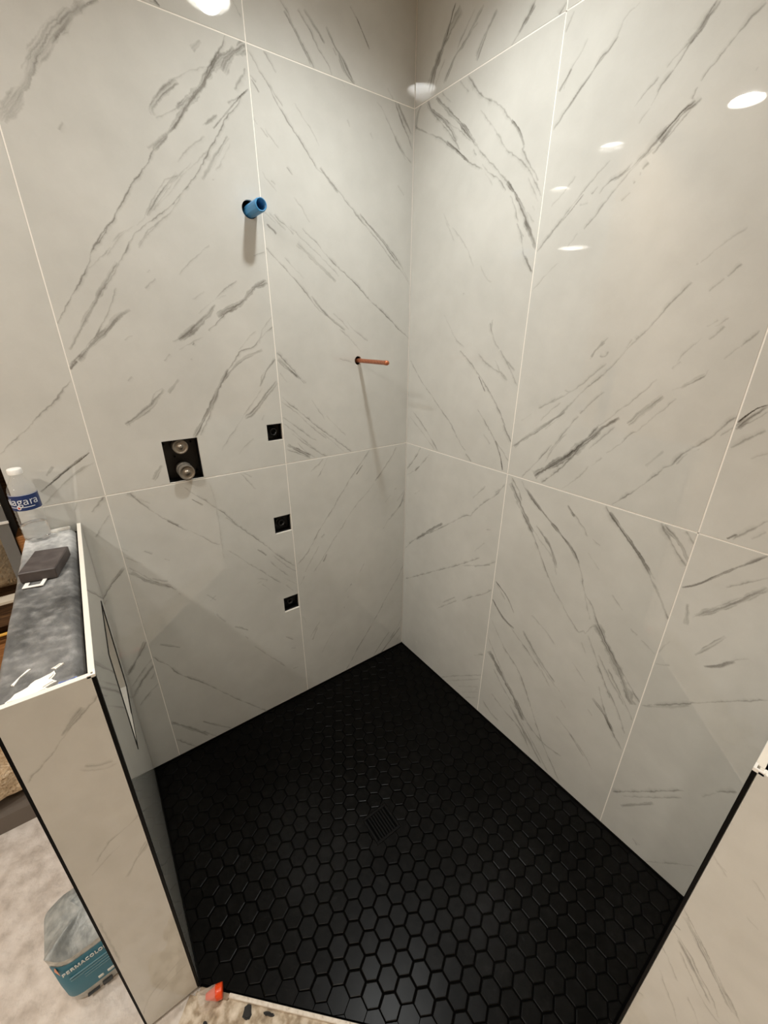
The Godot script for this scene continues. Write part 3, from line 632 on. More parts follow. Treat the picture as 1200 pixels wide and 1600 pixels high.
# ---------------------------------------------------------------- black hexagon floor
func make_shower_floor() -> void:
	var fl := thing("shower_floor", Vector3.ZERO, "black matte hexagon mosaic floor of the shower", "floor", "", 0.0, "structure")
	var outline := PackedVector2Array([Vector2(-0.003, 0.003), Vector2(-1.299, 0.003), Vector2(-1.301, 0.757), Vector2(-0.586, 1.463), Vector2(-0.003, 1.4575)])
	var st := mb()
	prism(st, PackedVector2Array([Vector2(0.005, -0.005), Vector2(-1.31, -0.005), Vector2(-1.3005, 0.757), Vector2(-0.5865, 1.464), Vector2(-0.57, 1.472), Vector2(0.005, 1.472)]), -0.05, -0.0022)
	part("grout_bed", done(st), M.hex_grout, fl)
	st = mb()
	add_box(st, Vector3(-1.299, -0.004, 0.0), Vector3(0.0, 0.0045, 0.0045))
	add_box(st, Vector3(-0.0045, -0.004, 0.0), Vector3(0.0, 0.0045, 1.458))
	add_box(st, Vector3(-1.302, -0.004, 0.0), Vector3(-1.296, 0.0045, 0.757))
	part("caulk", done(st), M.black_metal, fl)
	var inner: PackedVector2Array = Geometry2D.offset_polygon(outline, -0.005)[0]
	var drain := Rect2(-0.7085, 0.6650, 0.103, 0.103)
	var cut := PackedVector2Array([drain.position, Vector2(drain.end.x, drain.position.y), drain.end, Vector2(drain.position.x, drain.end.y)])
	# prototype of a whole tile: rounded edge in two steps
	var R := 0.0533 / sqrt(3.0) - 0.0013
	var protos := []
	for k in 4:
		var p := mb()
		hex_tile(p, R, Vector3.ZERO, Basis())
		protos.append(done(p))
	var cam := Vector3(-1.196, 1.6454, 1.4704)
	var cb := Basis.from_euler(Vector3(deg_to_rad(-23.271), deg_to_rad(-35.951), deg_to_rad(0.147))).inverse()
	var cells := []
	for j in range(-34, 34):
		for i in range(-50, 50):
			var c := Vector2(-1.0052 + i * 0.0533 + (0.02665 if j & 1 else 0.0), 0.8195 + j * 0.0459)
			if c.x < -1.36 or c.x > 0.06 or c.y < -0.06 or c.y > 1.52:
				continue
			var hexa := PackedVector2Array()
			for k in 6:
				hexa.append(c + Vector2(sin(TAU * k / 6), cos(TAU * k / 6) * 0.995) * R)
			var pieces := []
			var whole := false
			for a in Geometry2D.intersect_polygons(hexa, inner):
				for b in Geometry2D.clip_polygons(a, cut):
					if poly_area(b) > 0.00004:
						pieces.append(b)
						whole = absf(poly_area(b) - poly_area(hexa)) < 1e-6
			if pieces.is_empty():
				continue
			var q := cb * (Vector3(c.x, 0, c.y) - cam)
			var f := 637.26
			var px := Vector2(600 + f * q.x / -q.z, 800 - f * q.y / -q.z)
			var seen := q.z < -0.1 and px.x > -10 and px.x < 1210 and px.y < 1612
			var d := q.length()
			cells.append({"c": c, "pieces": pieces, "whole": whole, "size": (1.0 / (d * d * d) if seen else 0.0)})
	cells.sort_custom(func(a, b): return a.size > b.size)
	var rest := mb()
	for n in cells.size():
		var cell: Dictionary = cells[n]
		var tilt := Basis.from_euler(Vector3(rng.randf_range(-0.012, 0.012), 0, rng.randf_range(-0.012, 0.012)))
		var lift := rng.randf_range(-0.0004, 0.0004)
		var which := rng.randi() % 4
		if n < 298:
			if cell.whole:
				var o := part("hexagon_tile", protos[which], M.hexes[which], fl, Vector3(cell.c.x, lift, cell.c.y))
				o.basis = tilt
			else:
				var p := mb()
				for b in cell.pieces:
					prism(p, b, -0.003, lift)
				part("hexagon_tile", done(p), M.hexes[which], fl)
		elif cell.whole:
			hex_tile(rest, R, Vector3(cell.c.x, lift, cell.c.y), tilt)
		else:
			for b in cell.pieces:
				prism(rest, b, -0.003, lift)
	tag(part("far_hexagon_tiles", done(rest), M.hexes[0], fl), "", "", "", "stuff")
	# drain
	var dr := thing("floor_drain", Vector3(drain.get_center().x, 0, drain.get_center().y), "small square black slotted drain grate in the hexagon floor", "drain")
	st = mb()
	var hw := 0.0505
	for s in [[-hw, -hw, hw, -hw + 0.009], [-hw, hw - 0.009, hw, hw], [-hw, -hw + 0.009, -hw + 0.009, hw - 0.009], [hw - 0.009, -hw + 0.009, hw, hw - 0.009]]:
		add_chamfer(st, Vector3(s[0], -0.006, s[1]), Vector3(s[2], 0.0005, s[3]), 0.0008)
	part("frame", done(st), M.black_metal, dr)
	for k in 7:
		st = mb()
		var x := -0.0315 + k * 0.0105
		add_chamfer(st, Vector3(x - 0.0033, -0.006, -hw + 0.009), Vector3(x + 0.0033, -0.0004, hw - 0.009), 0.0007)
		part("slat", done(st), M.black_metal, dr)
	st = mb()
	add_box(st, Vector3(-hw + 0.001, -0.02, -hw + 0.001), Vector3(hw - 0.001, -0.0065, hw - 0.001))
	part("sump", done(st), M.black_gap, dr)

func poly_area(p: PackedVector2Array) -> float:
	var s := 0.0
	for i in p.size():
		var a := p[i]
		var b := p[(i + 1) % p.size()]
		s += a.x * b.y - b.x * a.y
	return absf(s) / 2

func prism(st: SurfaceTool, poly: PackedVector2Array, lo: float, hi: float) -> void:
	var c := Vector2.ZERO
	for p in poly: c += p
	c /= poly.size()
	var idx := Geometry2D.triangulate_polygon(poly)
	for i in range(0, idx.size(), 3):
		var a := poly[idx[i]]
		var b := poly[idx[i + 1]]
		var d := poly[idx[i + 2]]
		var up := [Vector3(a.x, hi, a.y), Vector3(b.x, hi, b.y), Vector3(d.x, hi, d.y)]
		outward(st, up, Vector3(c.x, lo - 1.0, c.y))
	for i in poly.size():
		var a := poly[i]
		var b := poly[(i + 1) % poly.size()]
		outward(st, [Vector3(a.x, lo, a.y), Vector3(b.x, lo, b.y), Vector3(b.x, hi, b.y), Vector3(a.x, hi, a.y)], Vector3(c.x, (lo + hi) / 2, c.y))

func hex_tile(st: SurfaceTool, R: float, at: Vector3, b: Basis) -> void:
	var rings := []
	for s in [[R, -0.0032], [R - 0.0002, -0.0017], [R - 0.0008, -0.0009], [R - 0.0018, -0.00035], [R - 0.0034, 0.0]]:
		var ring := []
		for k in 6:
			ring.append(at + b * Vector3(sin(TAU * k / 6) * s[0], s[1], cos(TAU * k / 6) * s[0] * 0.995))
		rings.append(ring)
	for i in 4:
		for k in 6:
			quad(st, rings[i][k], rings[i][(k + 1) % 6], rings[i + 1][(k + 1) % 6], rings[i + 1][k])
	for k in range(1, 5):
		tri(st, rings[4][0], rings[4][k], rings[4][k + 1])

# ---------------------------------------------------------------- half wall at the left of the shower
func make_left_half_wall() -> void:
	var w := thing("wall_half_left", Vector3.ZERO, "left tiled half wall with black edge trims, niche and bare grey membrane top", "half wall", "", 0.0, "structure")
	# shower side: one tall tile with the niche opening
	var m := stone("KI", 0.76, 1.13, 400.0, 77)
	var niche := {"s0": -0.405, "s1": -0.140, "v0": 0.570, "v1": 0.900}
	part("tile", slab(knee_face, -KNEE_Z + 0.010, -0.002, 0.003, KNEE_H, 0.010, 0.0006, [niche], func(s, v): return Vector2(-s / 0.76, 1.0 - v / 1.13), m, M.body), null, w)
	var blank := func(s: float, v: float) -> Vector2: return Vector2(s, v)
	part("backer_board", slab(func(s, v, d): return knee_face(s, v, d - 0.0145), -KNEE_Z + 0.014, -0.004, 0.0, 1.094, 0.085, 0.0004, [niche], blank, M.black_gap, M.black_gap), null, w)
	var st := mb()
	for q in [[0.003, 0.745]]:
		var a := [Vector3(knee_out(0) + 0.003, -0.012, q[0]), Vector3(knee_in(0) - 0.098, -0.012, q[0]), Vector3(knee_in(0) - 0.098, -0.012, q[1]), Vector3(knee_out(0) + 0.003, -0.012, q[1])]
		var b := [Vector3(knee_out(1.09) + 0.003, 1.09, q[0]), Vector3(knee_in(1.09) - 0.098, 1.09, q[0]), Vector3(knee_in(1.09) - 0.098, 1.09, q[1]), Vector3(knee_out(1.09) + 0.003, 1.09, q[1])]
		for k in 4:
			outward(st, [a[k], a[(k + 1) % 4], b[(k + 1) % 4], b[k]], Vector3(-1.40, 0.5, 0.37))
		outward(st, b, Vector3(-1.40, 0.5, 0.37))
	part("side_board", done(st), M.membrane, w)
	# niche lining: five marble slabs and a black frame
	var lining := mat(rgb(222, 217, 207), 0.08)
	var z0 := 0.140
	var z1 := 0.405
	for q in [[Vector3(-0.092, 0.570, z0), Vector3(-0.084, 0.900, z1), "niche_back"], [Vector3(-0.084, 0.570, z0), Vector3(-0.001, 0.578, z1), "niche_sill"], [Vector3(-0.084, 0.892, z0), Vector3(-0.001, 0.900, z1), "niche_head"], [Vector3(-0.084, 0.578, z0), Vector3(-0.001, 0.892, z0 + 0.008), "niche_jamb"], [Vector3(-0.084, 0.578, z1 - 0.008), Vector3(-0.001, 0.892, z1), "niche_jamb"]]:
		st = mb()
		var lo: Vector3 = q[0]
		var hi: Vector3 = q[1]
		var c := []
		for i in 8:
			var y := hi.y if i & 2 else lo.y
			c.append(Vector3(knee_in(y) + (hi.x if i & 1 else lo.x), y, hi.z if i & 4 else lo.z))
		for f in [[0, 2, 3, 1], [4, 5, 7, 6], [0, 4, 6, 2], [1, 3, 7, 5], [0, 1, 5, 4], [2, 6, 7, 3]]:
			quad(st, c[f[0]], c[f[1]], c[f[2]], c[f[3]])
		part(q[2], done(st), lining, w)
	for q in [[-0.413, -0.132, 0.563, 0.570], [-0.413, -0.132, 0.900, 0.907], [-0.413, -0.405, 0.570, 0.900], [-0.140, -0.132, 0.570, 0.900]]:
		part("niche_trim", slab(func(s, v, d): return knee_face(s, v, d + 0.0012), q[0], q[1], q[2], q[3], 0.004, 0.0004, [], blank, M.black_metal, M.black_metal), null, w)
	# end of the wall: narrow tile between two black metal profiles
	m = stone("KF", 0.150, 1.13, 1000.0, 78)
	part("tile", slab(knee_front, 0.036, 0.955, 0.004, KNEE_H, 0.010, 0.0005, [], func(s, v): return Vector2(s * 0.1415 / 0.150, 1.0 - v / 1.13), m, M.body), null, w)
	part("edge_trim", slab(knee_front, 0.957, 1.0, 0.0, KNEE_H - 0.004, 0.010, 0.0012, [], blank, M.black_metal, M.black_metal), null, w)
	part("edge_trim", slab(knee_front, 0.0, 0.034, 0.0, KNEE_H - 0.004, 0.010, 0.0012, [], blank, M.black_metal, M.black_metal), null, w)
	# white plastic ends of the profiles
	st = mb()
	var cx := knee_in(KNEE_H)
	add_box(st, Vector3(cx - 0.012, KNEE_H - 0.004, KNEE_Z - 0.003), Vector3(cx, KNEE_H + 0.0015, KNEE_Z))
	add_box(st, Vector3(cx - 0.003, KNEE_H - 0.004, KNEE_Z - 0.014), Vector3(cx, KNEE_H + 0.0015, KNEE_Z - 0.003))
	part("profile_end", done(st), M.white_plastic, w)
	# the bare membrane on top, rolled down beside the tile
	var g := FastNoiseLite.new()
	g.seed = 5
	g.frequency = 14.0
	g.fractal_octaves = 4
	st = mb(true)
	var dusty := func(p: Vector3) -> Color:
		var near := clampf((0.22 - p.z) / 0.16, 0.0, 1.0) * 0.40 + clampf((0.40 - p.z) / 0.3, 0.0, 1.0) * 0.12
		var k := clampf(0.16 + near + g.get_noise_2d(p.x * 0.5 + 9.0, p.z * 0.3) * 0.16 + maxf(0.0, g.get_noise_2d(p.x * 1.5, p.z * 2.2 + 4.0)) * 0.22, 0.05, 0.85)
		return Color(k, k, k * 0.985)
	var nx := 34
	var nz := 150
	var grid := []
	for j in nz + 1:
		var row := []
		var z := lerpf(0.012, KNEE_Z - 0.0115, j / float(nz))
		for i in nx + 1:
			var t := i / float(nx)
			var x := lerpf(knee_out(1.11) + 0.004, knee_in(1.11) - 0.0165, t)
			var y := 1.1125 + g.get_noise_2d(x * 1.2, z * 0.7) * 0.0035
			y -= pow(clampf((t - 0.86) / 0.14, 0, 1), 2.0) * 0.016
			y -= pow(clampf((0.06 - t) / 0.06, 0, 1), 2.0) * 0.010
			if j > nz - 3: y -= 0.003 * (j - nz + 3)
			if j < 3: y -= 0.003 * (3 - j)
			row.append(Vector3(x, y, z))
		grid.append(row)
	for j in nz:
		for i in nx:
			for p in [grid[j][i], grid[j + 1][i + 1], grid[j + 1][i], grid[j][i], grid[j][i + 1], grid[j + 1][i + 1]]:
				st.set_color(dusty.call(p))
				st.set_uv(Vector2(p.x, p.z))
				st.add_vertex(p)
	part("membrane", done(st), M.membrane_top, w)
	# smear of white thinset along the front edge, blobs, and a scrap of blue tape
	blob(w, "thinset_smear", [Vector2(-1.402, 0.741), Vector2(-1.391, 0.728), Vector2(-1.375, 0.722), Vector2(-1.366, 0.711), Vector2(-1.352, 0.708), Vector2(-1.340, 0.702), Vector2(-1.338, 0.711), Vector2(-1.344, 0.722), Vector2(-1.336, 0.733), Vector2(-1.352, 0.739), Vector2(-1.345, 0.7455), Vector2(-1.402, 0.7455)], 1.1125, 0.0045, M.thinset)
	blob(w, "thinset_smear", [Vector2(-1.345, 0.693), Vector2(-1.333, 0.686), Vector2(-1.327, 0.688), Vector2(-1.338, 0.698)], 1.1125, 0.004, M.thinset)
	blob(w, "thinset_smear", [Vector2(-1.398, 0.700), Vector2(-1.378, 0.672), Vector2(-1.373, 0.673), Vector2(-1.394, 0.704)], 1.1125, 0.0035, M.thinset)
	blob(w, "thinset_smear", [Vector2(-1.36, 0.008), Vector2(-1.31, 0.006), Vector2(-1.312, 0.016), Vector2(-1.34, 0.018), Vector2(-1.345, 0.030), Vector2(-1.362, 0.026)], 1.112, 0.005, M.thinset)
	blob(w, "tape_scrap", [Vector2(-1.336, 0.7445), Vector2(-1.333, 0.738), Vector2(-1.310, 0.739), Vector2(-1.306, 0.7445)], 1.1125, 0.0035, mat(rgb(92, 118, 190), 0.5))

func blob(parent: Node, called: String, poly: Array, y: float, rise: float, m: Material) -> void:
	var p := PackedVector2Array(poly)
	var fine := PackedVector2Array()
	for i in p.size():
		var a := p[i]
		var b := p[(i + 1) % p.size()]
		fine.append(a)
		var mid := a.lerp(b, 0.5)
		var n := Vector2(b.y - a.y, a.x - b.x) * rng.randf_range(-0.12, 0.12)
		fine.append(mid + n)
	var st := mb()
	prism(st, fine, y - 0.003, y + rise * 0.6)
	var top := Geometry2D.offset_polygon(fine, -0.0025)
	for t in top:
		prism(st, t, y, y + rise)
	part(called, done(st), m, parent)

# ---------------------------------------------------------------- half wall at the right (we see its end)
func make_right_half_wall() -> void:
	var w := thing("wall_half_right", Vector3.ZERO, "right tiled half wall seen end on, black trim edge and open hollow top", "half wall", "", 0.0, "structure")
	var blank := func(s: float, v: float) -> Vector2: return Vector2(s, v)
	var m := stone("KE", 0.150, 1.13, 1150.0, 79)
	part("tile", slab(stub_end, 1.4698, 1.600, 0.004, KNEE_H, 0.010, 0.0005, [], func(s, v): return Vector2((s - 1.464) / 0.150, 1.0 - v / 1.13), m, M.body), null, w)
	part("edge_trim", slab(stub_end, 1.464, 1.4690, 0.0, KNEE_H - 0.004, 0.010, 0.001, [], blank, M.black_metal, M.black_metal), null, w)
	part("edge_trim", slab(stub_end, 1.601, 1.610, 0.0, KNEE_H - 0.004, 0.010, 0.001, [], blank, M.black_metal, M.black_metal), null, w)
	var inner := stone("KI", 0.6, 1.13, 300.0, 80)
	# shower side (faces the left wall) and room side
	part("tile", slab(func(s, v, d): return Vector3(-s, v, lerpf(1.4585, 1.464, s / 0.582) - d), 0.002, 0.5715, 0.004, KNEE_H, 0.010, 0.0005, [], func(s, v): return Vector2(s / 0.6, 1.0 - v / 1.13), inner, M.body), null, w)
	part("tile", slab(func(s, v, d): return Vector3(s, v, 1.610 + d), -0.5715, -0.002, 0.004, KNEE_H, 0.010, 0.0005, [], func(s, v): return Vector2(-s / 0.6, 1.0 - v / 1.13), inner, M.body), null, w)
	var st := mb()
	add_box(st, Vector3(-0.566, -0.012, 1.4785), Vector3(-0.002, 1.04, 1.596))
	part("core", done(st), M.black_gap, w)
	st = mb(true)
	var path := []
	for k in 9:
		path.append(Vector3(-0.545 + 0.055 * k, 1.049 + 0.004 * sin(k * 1.7), 1.512 + 0.006 * sin(k * 2.3)))
	add_tube(st, path, 0.009, 10)
	part("membrane_roll", done(st), M.black_plastic, w)
	st = mb()
	add_box(st, Vector3(-0.582, KNEE_H - 0.004, 1.464), Vector3(-0.570, KNEE_H + 0.0015, 1.467))
	add_box(st, Vector3(-0.582, KNEE_H - 0.004, 1.467), Vector3(-0.579, KNEE_H + 0.0015, 1.476))
	add_chamfer(st, Vector3(-0.581, KNEE_H - 0.006, 1.473), Vector3(-0.570, KNEE_H + 0.001, 1.484), 0.002)
	part("profile_end", done(st), M.white_plastic, w)

# ---------------------------------------------------------------- edge of the shower floor
func make_threshold() -> void:
	var a := Vector3(-1.301, 0, 0.757)
	var b := Vector3(-0.586, 0, 1.464)
	var dir := (b - a).normalized()
	var out := Vector3(-dir.z, 0, dir.x)
	if out.z < 0: out = -out
	var x := Transform3D(Basis(dir, Vector3.UP, out), a)
	var st := mb()
	add_chamfer(st, Vector3(0.088, -0.012, -0.001), Vector3(1.0, 0.0025, 0.0085), 0.0012, x)
	tag(part("trim_1", done(st), grainy(noise_tex(0.05, 91, [[0.0, rgb(150, 136, 120)], [0.3, rgb(214, 204, 190)], [1.0, rgb(236, 229, 218)]], 256), Vector3.ONE * 5, 0.6), self), "thin dirty white metal edge strip along the shower entry", "edge strip", "", "structure")
	# mortar bed outside the edge
	var th := thing("threshold", Vector3.ZERO, "rough smeared mortar bed outside the shower entry edge", "threshold", "", 0.0, "structure")
	var g := FastNoiseLite.new()
	g.seed = 15
	g.frequency = 16.0
	g.fractal_octaves = 4
	st = mb(true)
	var rows := []
	for j in 25:
		var row := []
		for i in 71:
			var u := lerpf(-0.02, 1.0, i / 70.0)
			var v := lerpf(0.0075, 0.24, j / 24.0)
			var y := -0.004 + g.get_noise_2d(u, v) * 0.006 - smoothstep(0.10, 0.24, v + g.get_noise_2d(u * 0.4, 3.0) * 0.05) * 0.012
			if u < 0.09: y = lerpf(y - 0.004, y, clampf(u / 0.09, 0, 1))
			if j == 0: y = minf(y, -0.001)
			if j == 24: y = -0.0125
			row.append(x * Vector3(u, y, v))
		rows.append(row)
	for j in 24:
		for i in 70:
			var p: Vector3 = (rows[j][i] + rows[j + 1][i + 1]) / 2
			if p.x < knee_in(0) + 0.004 and p.z < KNEE_Z + 0.004:
				continue
			quad(st, rows[j][i], rows[j + 1][i], rows[j + 1][i + 1], rows[j][i + 1])
	part("mortar_bed", done(st), M.mortar, th)
	var scrap := mat(rgb(28, 26, 25), 0.7)
	for q in [[Vector2(0.150, 0.026), 0.020, 0.014], [Vector2(0.205, 0.018), 0.026, 0.004], [Vector2(0.050, 0.060), 0.010, 0.006], [Vector2(0.30, 0.03), 0.03, 0.008]]:
		var poly := []
		for k in 10:
			var r := rng.randf_range(0.75, 1.2)
			var p := x * Vector3(q[0].x + cos(TAU * k / 10) * q[1] * r * 0.6, 0, q[0].y + sin(TAU * k / 10) * q[2] * r)
			poly.append(Vector2(p.x, p.z))
		blob(th, "black_smear", poly, -0.003, 0.004, scrap)
	st = mb()
	add_chamfer(st, Vector3(0.004, -0.012, 0.0), Vector3(0.088, 0.0005, 0.012), 0.0015, x)
	part("end_piece", done(st), mat(rgb(150, 134, 114), 0.8), th)

# ---------------------------------------------------------------- open framing left of the tiled wall
func make_framing() -> void:
	var w := thing("wall_back", Vector3.ZERO, "open framed wall left of the tile edge with insulation, wood and cables", "wall", "", 0.0, "structure")
	var st := mb()
	add_box(st, Vector3(-5.5, -0.012, -0.2), Vector3(-A_END, CEIL, -0.165))
	part("sheathing", done(st), M.old_wood, w)
	st = mb()
	add_box(st, Vector3(-5.5, -0.012, -0.165), Vector3(-A_END - 0.002, 0.062, -0.062))
	part("bottom_plate", done(st), mat(rgb(112, 104, 96), 0.8), w)
	st = mb()
	add_box(st, Vector3(-5.5, CEIL - 0.05, -0.165), Vector3(-A_END - 0.002, CEIL, -0.062))
	part("top_plate", done(st), M.wood, w)
	st = mb()
	add_box(st, Vector3(-5.5, 1.45, -0.060), Vector3(-A_END - 0.06, CEIL, -0.048))
	add_box(st, Vector3(-5.5, -0.012, -0.060), Vector3(-1.95, 1.45, -0.048))
	part("wall_panel", done(st), M.board, w)
	# steel stud close to the tile edge, shaped as a channel
	for x in [-1.482, -1.93, -2.35, -2.77, -3.2, -3.62, -4.04, -4.46, -4.9]:
		st = mb()
		add_box(st, Vector3(x, 0.062, -0.064), Vector3(x + 0.030, CEIL - 0.05, -0.060))
		add_box(st, Vector3(x, 0.062, -0.160), Vector3(x + 0.002, CEIL - 0.05, -0.064))
		add_box(st, Vector3(x, 0.062, -0.164), Vector3(x + 0.030, CEIL - 0.05, -0.160))
		part("steel_stud", done(st), M.steel, w)
	# blocking beside the tile edge
	for q in [[-1.4505, -1.418, 0.985, 1.088, -0.15, -0.066, M.wood], [-1.90, -1.484, 0.800, 0.882, -0.15, -0.075, M.old_wood], [-1.90, -1.484, 0.645, 0.735, -0.15, -0.085, M.wood]]:
		st = mb()
		add_chamfer(st, Vector3(q[0], q[2], q[4]), Vector3(q[1], q[3], q[5]), 0.002)
		part("wood_block", done(st), q[6], w)
	st = mb()
	add_chamfer(st, Vector3(-1.90, 0.888, -0.09), Vector3(-1.484, 0.898, -0.048), 0.001)
	part("ledge", done(st), mat(rgb(214, 204, 186), 0.8), w)
	st = mb()
	add_box(st, Vector3(-1.475, 1.139, -0.0605), Vector3(-1.450, 1.146, -0.056))
	part("tape_band", done(st), M.white_plastic, w)
	# insulation
	for q in [[-1.925, -1.484, 0.900, 1.9, 3], [-1.925, -1.484, 0.066, 0.62, 4], [-1.449, -1.418, 0.066, 0.97, 5]]:
		batt(w, q[0], q[1], q[2], q[3], q[4])
	# cables
	for q in [[0.772, 0.005, rgb(226, 172, 62), -0.066], [0.628, 0.009, rgb(80, 100, 158), -0.045], [0.588, 0.009, rgb(72, 92, 150), -0.045]]:
		st = mb(true)
		var path := []
		for k in 13:
			path.append(Vector3(-1.90 + 0.48 * k / 12.0, q[0] + 0.006 * sin(k * 0.9), q[3] + 0.004 * sin(k * 0.6)))
		add_tube(st, path, q[1], 10)
		part("cable", done(st), mat(q[2], 0.4), w)

func batt(w: Node, x0: float, x1: float, y0: float, y1: float, sd: int) -> void:
	var g := FastNoiseLite.new()
	g.seed = sd
	g.frequency = 7.0
	g.fractal_octaves = 4
	var st := mb(true)
	var nx := maxi(6, int((x1 - x0) / 0.02))
	var ny := maxi(8, int((y1 - y0) / 0.02))
	var rows := []
	for j in ny + 1:
		var row := []
		for i in nx + 1:
			var x := lerpf(x0, x1, i / float(nx))
			var y := lerpf(y0, y1, j / float(ny))
			var edge := minf(minf(i, nx - i) / 3.0, minf(j, ny - j) / 3.0)
			row.append(Vector3(x, y, -0.150 + 0.072 * clampf(edge, 0, 1) + g.get_noise_2d(x, y * 1.4) * 0.035 * clampf(edge, 0, 1)))
		rows.append(row)
	for j in ny:
		for i in nx:
			quad(st, rows[j][i], rows[j][i + 1], rows[j + 1][i + 1], rows[j + 1][i])
	for i in nx:
		quad(st, rows[ny][i], rows[ny][i + 1], Vector3(rows[ny][i + 1].x, y1, -0.164), Vector3(rows[ny][i].x, y1, -0.164))
	part("insulation", done(st), M.batt, w)

# ---------------------------------------------------------------- pipes, valve, jets
func recess(s0: float, s1: float, v0: float, v1: float, deep: float, parent: Node3D) -> void:
	var st := mb()
	var o := parent.position
	var a := Vector3(s0, v0, -0.0105) - o
	var b := Vector3(s1, v1, -0.0105) - o
	var z := -deep - o.z
	var c := [Vector3(a.x, a.y, a.z), Vector3(b.x, a.y, a.z), Vector3(b.x, b.y, a.z), Vector3(a.x, b.y, a.z)]
	var d := []
	for p in c: d.append(Vector3(p.x, p.y, z))
	for k in 4:
		quad(st, c[k], c[(k + 1) % 4], d[(k + 1) % 4], d[k])
	quad(st, d[0], d[1], d[2], d[3])
	part("recess_box", done(st), M.recess, parent)

func facing(at: Vector3) -> Transform3D:      # lathe axis turned to point out of the left wall
	return Transform3D(Basis(Vector3.RIGHT, PI / 2), at)

func make_plumbing() -> void:
	var brass := mat(rgb(140, 132, 120), 0.3, 0.7)
	var cap := grainy(noise_tex(0.05, 101, [[0.0, rgb(84, 79, 72)], [1.0, rgb(134, 127, 116)]], 256), Vector3.ONE * 20, 0.28)
	var v := thing("shower_valve", Vector3(-0.962, 1.2613, 0), "rough-in valve with two round grey caps in a tall black opening", "shower valve")
	recess(-1.018, -0.906, 1.190, 1.3325, 0.055, v)
	for q in [[Vector3(-0.0005, 0.0445, -0.052), 0.046, 0.0245], [Vector3(-0.0005, -0.0365, -0.052), 0.078, 0.0255]]:
		var st := mb(true)
		var L: float = q[1]
		var r: float = q[2]
		add_lathe(st, [Vector2(r * 0.8, 0.0), Vector2(r * 0.8, L * 0.3), Vector2(r, L * 0.34), Vector2(r, L * 0.52), Vector2(r * 0.94, L * 0.55), Vector2(r * 0.94, L * 0.62), Vector2(r, L * 0.66), Vector2(r, L - 0.004), Vector2(r * 0.93, L)], 40, facing(q[0]))
		var stem := part("valve_stem", done(st), cap, v)
		st = mb(true)
		add_lathe(st, [Vector2(r * 0.93, L), Vector2(r * 0.80, L + 0.0005), Vector2(r * 0.76, L - 0.0025), Vector2(r * 0.30, L - 0.002), Vector2(r * 0.26, L + 0.0018), Vector2(0.0, L + 0.002)], 40, facing(q[0]))
		part("cap_face", done(st), brass, stem)
	for q in [Vector3(-0.045, 0.052, -0.05), Vector3(0.045, -0.052, -0.05), Vector3(-0.018, 0.006, -0.05), Vector3(0.040, 0.050, -0.05)]:
		var sc := mb()
		add_lathe(sc, [Vector2(0.0035, 0.0), Vector2(0.0035, 0.004), Vector2(0.0, 0.005)], 12, facing(q))
		part("screw_head", done(sc), M.black_metal, v)
	# body jets
	var jets := [
		[-0.664, -A1 - GAP, 1.284, 1.346, "top body jet outlet, black square opening above the horizontal tile joint"],
		[-0.677, -A1 - GAP, 0.901, 0.975, "middle body jet outlet, black square opening just below the horizontal tile joint"],
		[-0.674, -A1 - GAP, 0.511, 0.585, "lowest body jet outlet, black square opening nearest the black floor"],
	]
	for q in jets:
		var c := Vector3((q[0] + q[1]) / 2, (q[2] + q[3]) / 2, 0)
		var j := thing("body_jet_outlet", c, q[4], "jet outlet", "black square body jet outlets in a column")
		recess(q[0] - 0.001, q[1] + 0.0002, q[2] - 0.001, q[3] + 0.001, 0.040, j)
		var st := mb(true)
		add_lathe(st, [Vector2(0.0200, 0.0), Vector2(0.0200, 0.008), Vector2(0.0185, 0.010), Vector2(0.0145, 0.010), Vector2(0.0140, 0.022), Vector2(0.0125, 0.024), Vector2(0.0105, 0.024), Vector2(0.0100, 0.008), Vector2(0.0, 0.008)], 36, facing(Vector3(0, 0, -0.0395)))
		part("threaded_socket", done(st), M.black_plastic, j)
		st = mb()
		add_lathe(st, [Vector2(0.0075, 0.0), Vector2(0.0075, 0.012), Vector2(0.0, 0.012)], 6, facing(Vector3(0, 0, -0.0315)))
		part("hex_plug", done(st), M.black_metal, j)
		for k in 4:
			st = mb()
			var a := TAU * (k + 0.5) / 4
			add_lathe(st, [Vector2(0.0028, 0.0), Vector2(0.0028, 0.003), Vector2(0.0, 0.0035)], 10, facing(Vector3(cos(a) * 0.032, sin(a) * 0.032, -0.0395)))
			part("screw_head", done(st), M.black_metal, j)
	# blue pipe stub for the shower arm
	var b := thing("blue_pipe", Vector3(-0.637, 2.000, 0), "short ribbed blue plastic pipe stub sticking out high on the left wall", "pipe")
	var blue := mat(rgb(66, 138, 188), 0.38)
	var st := mb(true)
	var n := 48
	var r0 := 0.0178
	for i in n:
		var q := []
		for t in [i, i + 1]:
			var a: float = TAU * t / n
			var r: float = r0 + (0.0007 if (t % 4) < 2 else 0.0)
			q.append([Vector3(cos(a) * r, sin(a) * r, -0.05), Vector3(cos(a) * r, sin(a) * r, 0.078), Vector3(cos(a) * r0 * 0.96, sin(a) * r0 * 0.96, 0.084), Vector3(cos(a) * r0 * 0.80, sin(a) * r0 * 0.80, 0.084), Vector3(cos(a) * r0 * 0.80, sin(a) * r0 * 0.80, 0.0)])
		for k in 4:
			quad(st, q[0][k], q[1][k], q[1][k + 1], q[0][k + 1])
	part("pipe", done(st), blue, b)
	st = mb()
	add_lathe(st, [Vector2(0.0, 0.0), Vector2(r0 * 0.82, 0.0)], 32, Transform3D(Basis(Vector3.RIGHT, PI / 2), Vector3(0, 0, 0.03)))
	part("inner_plug", done(st), mat(rgb(20, 34, 110), 0.5), b)
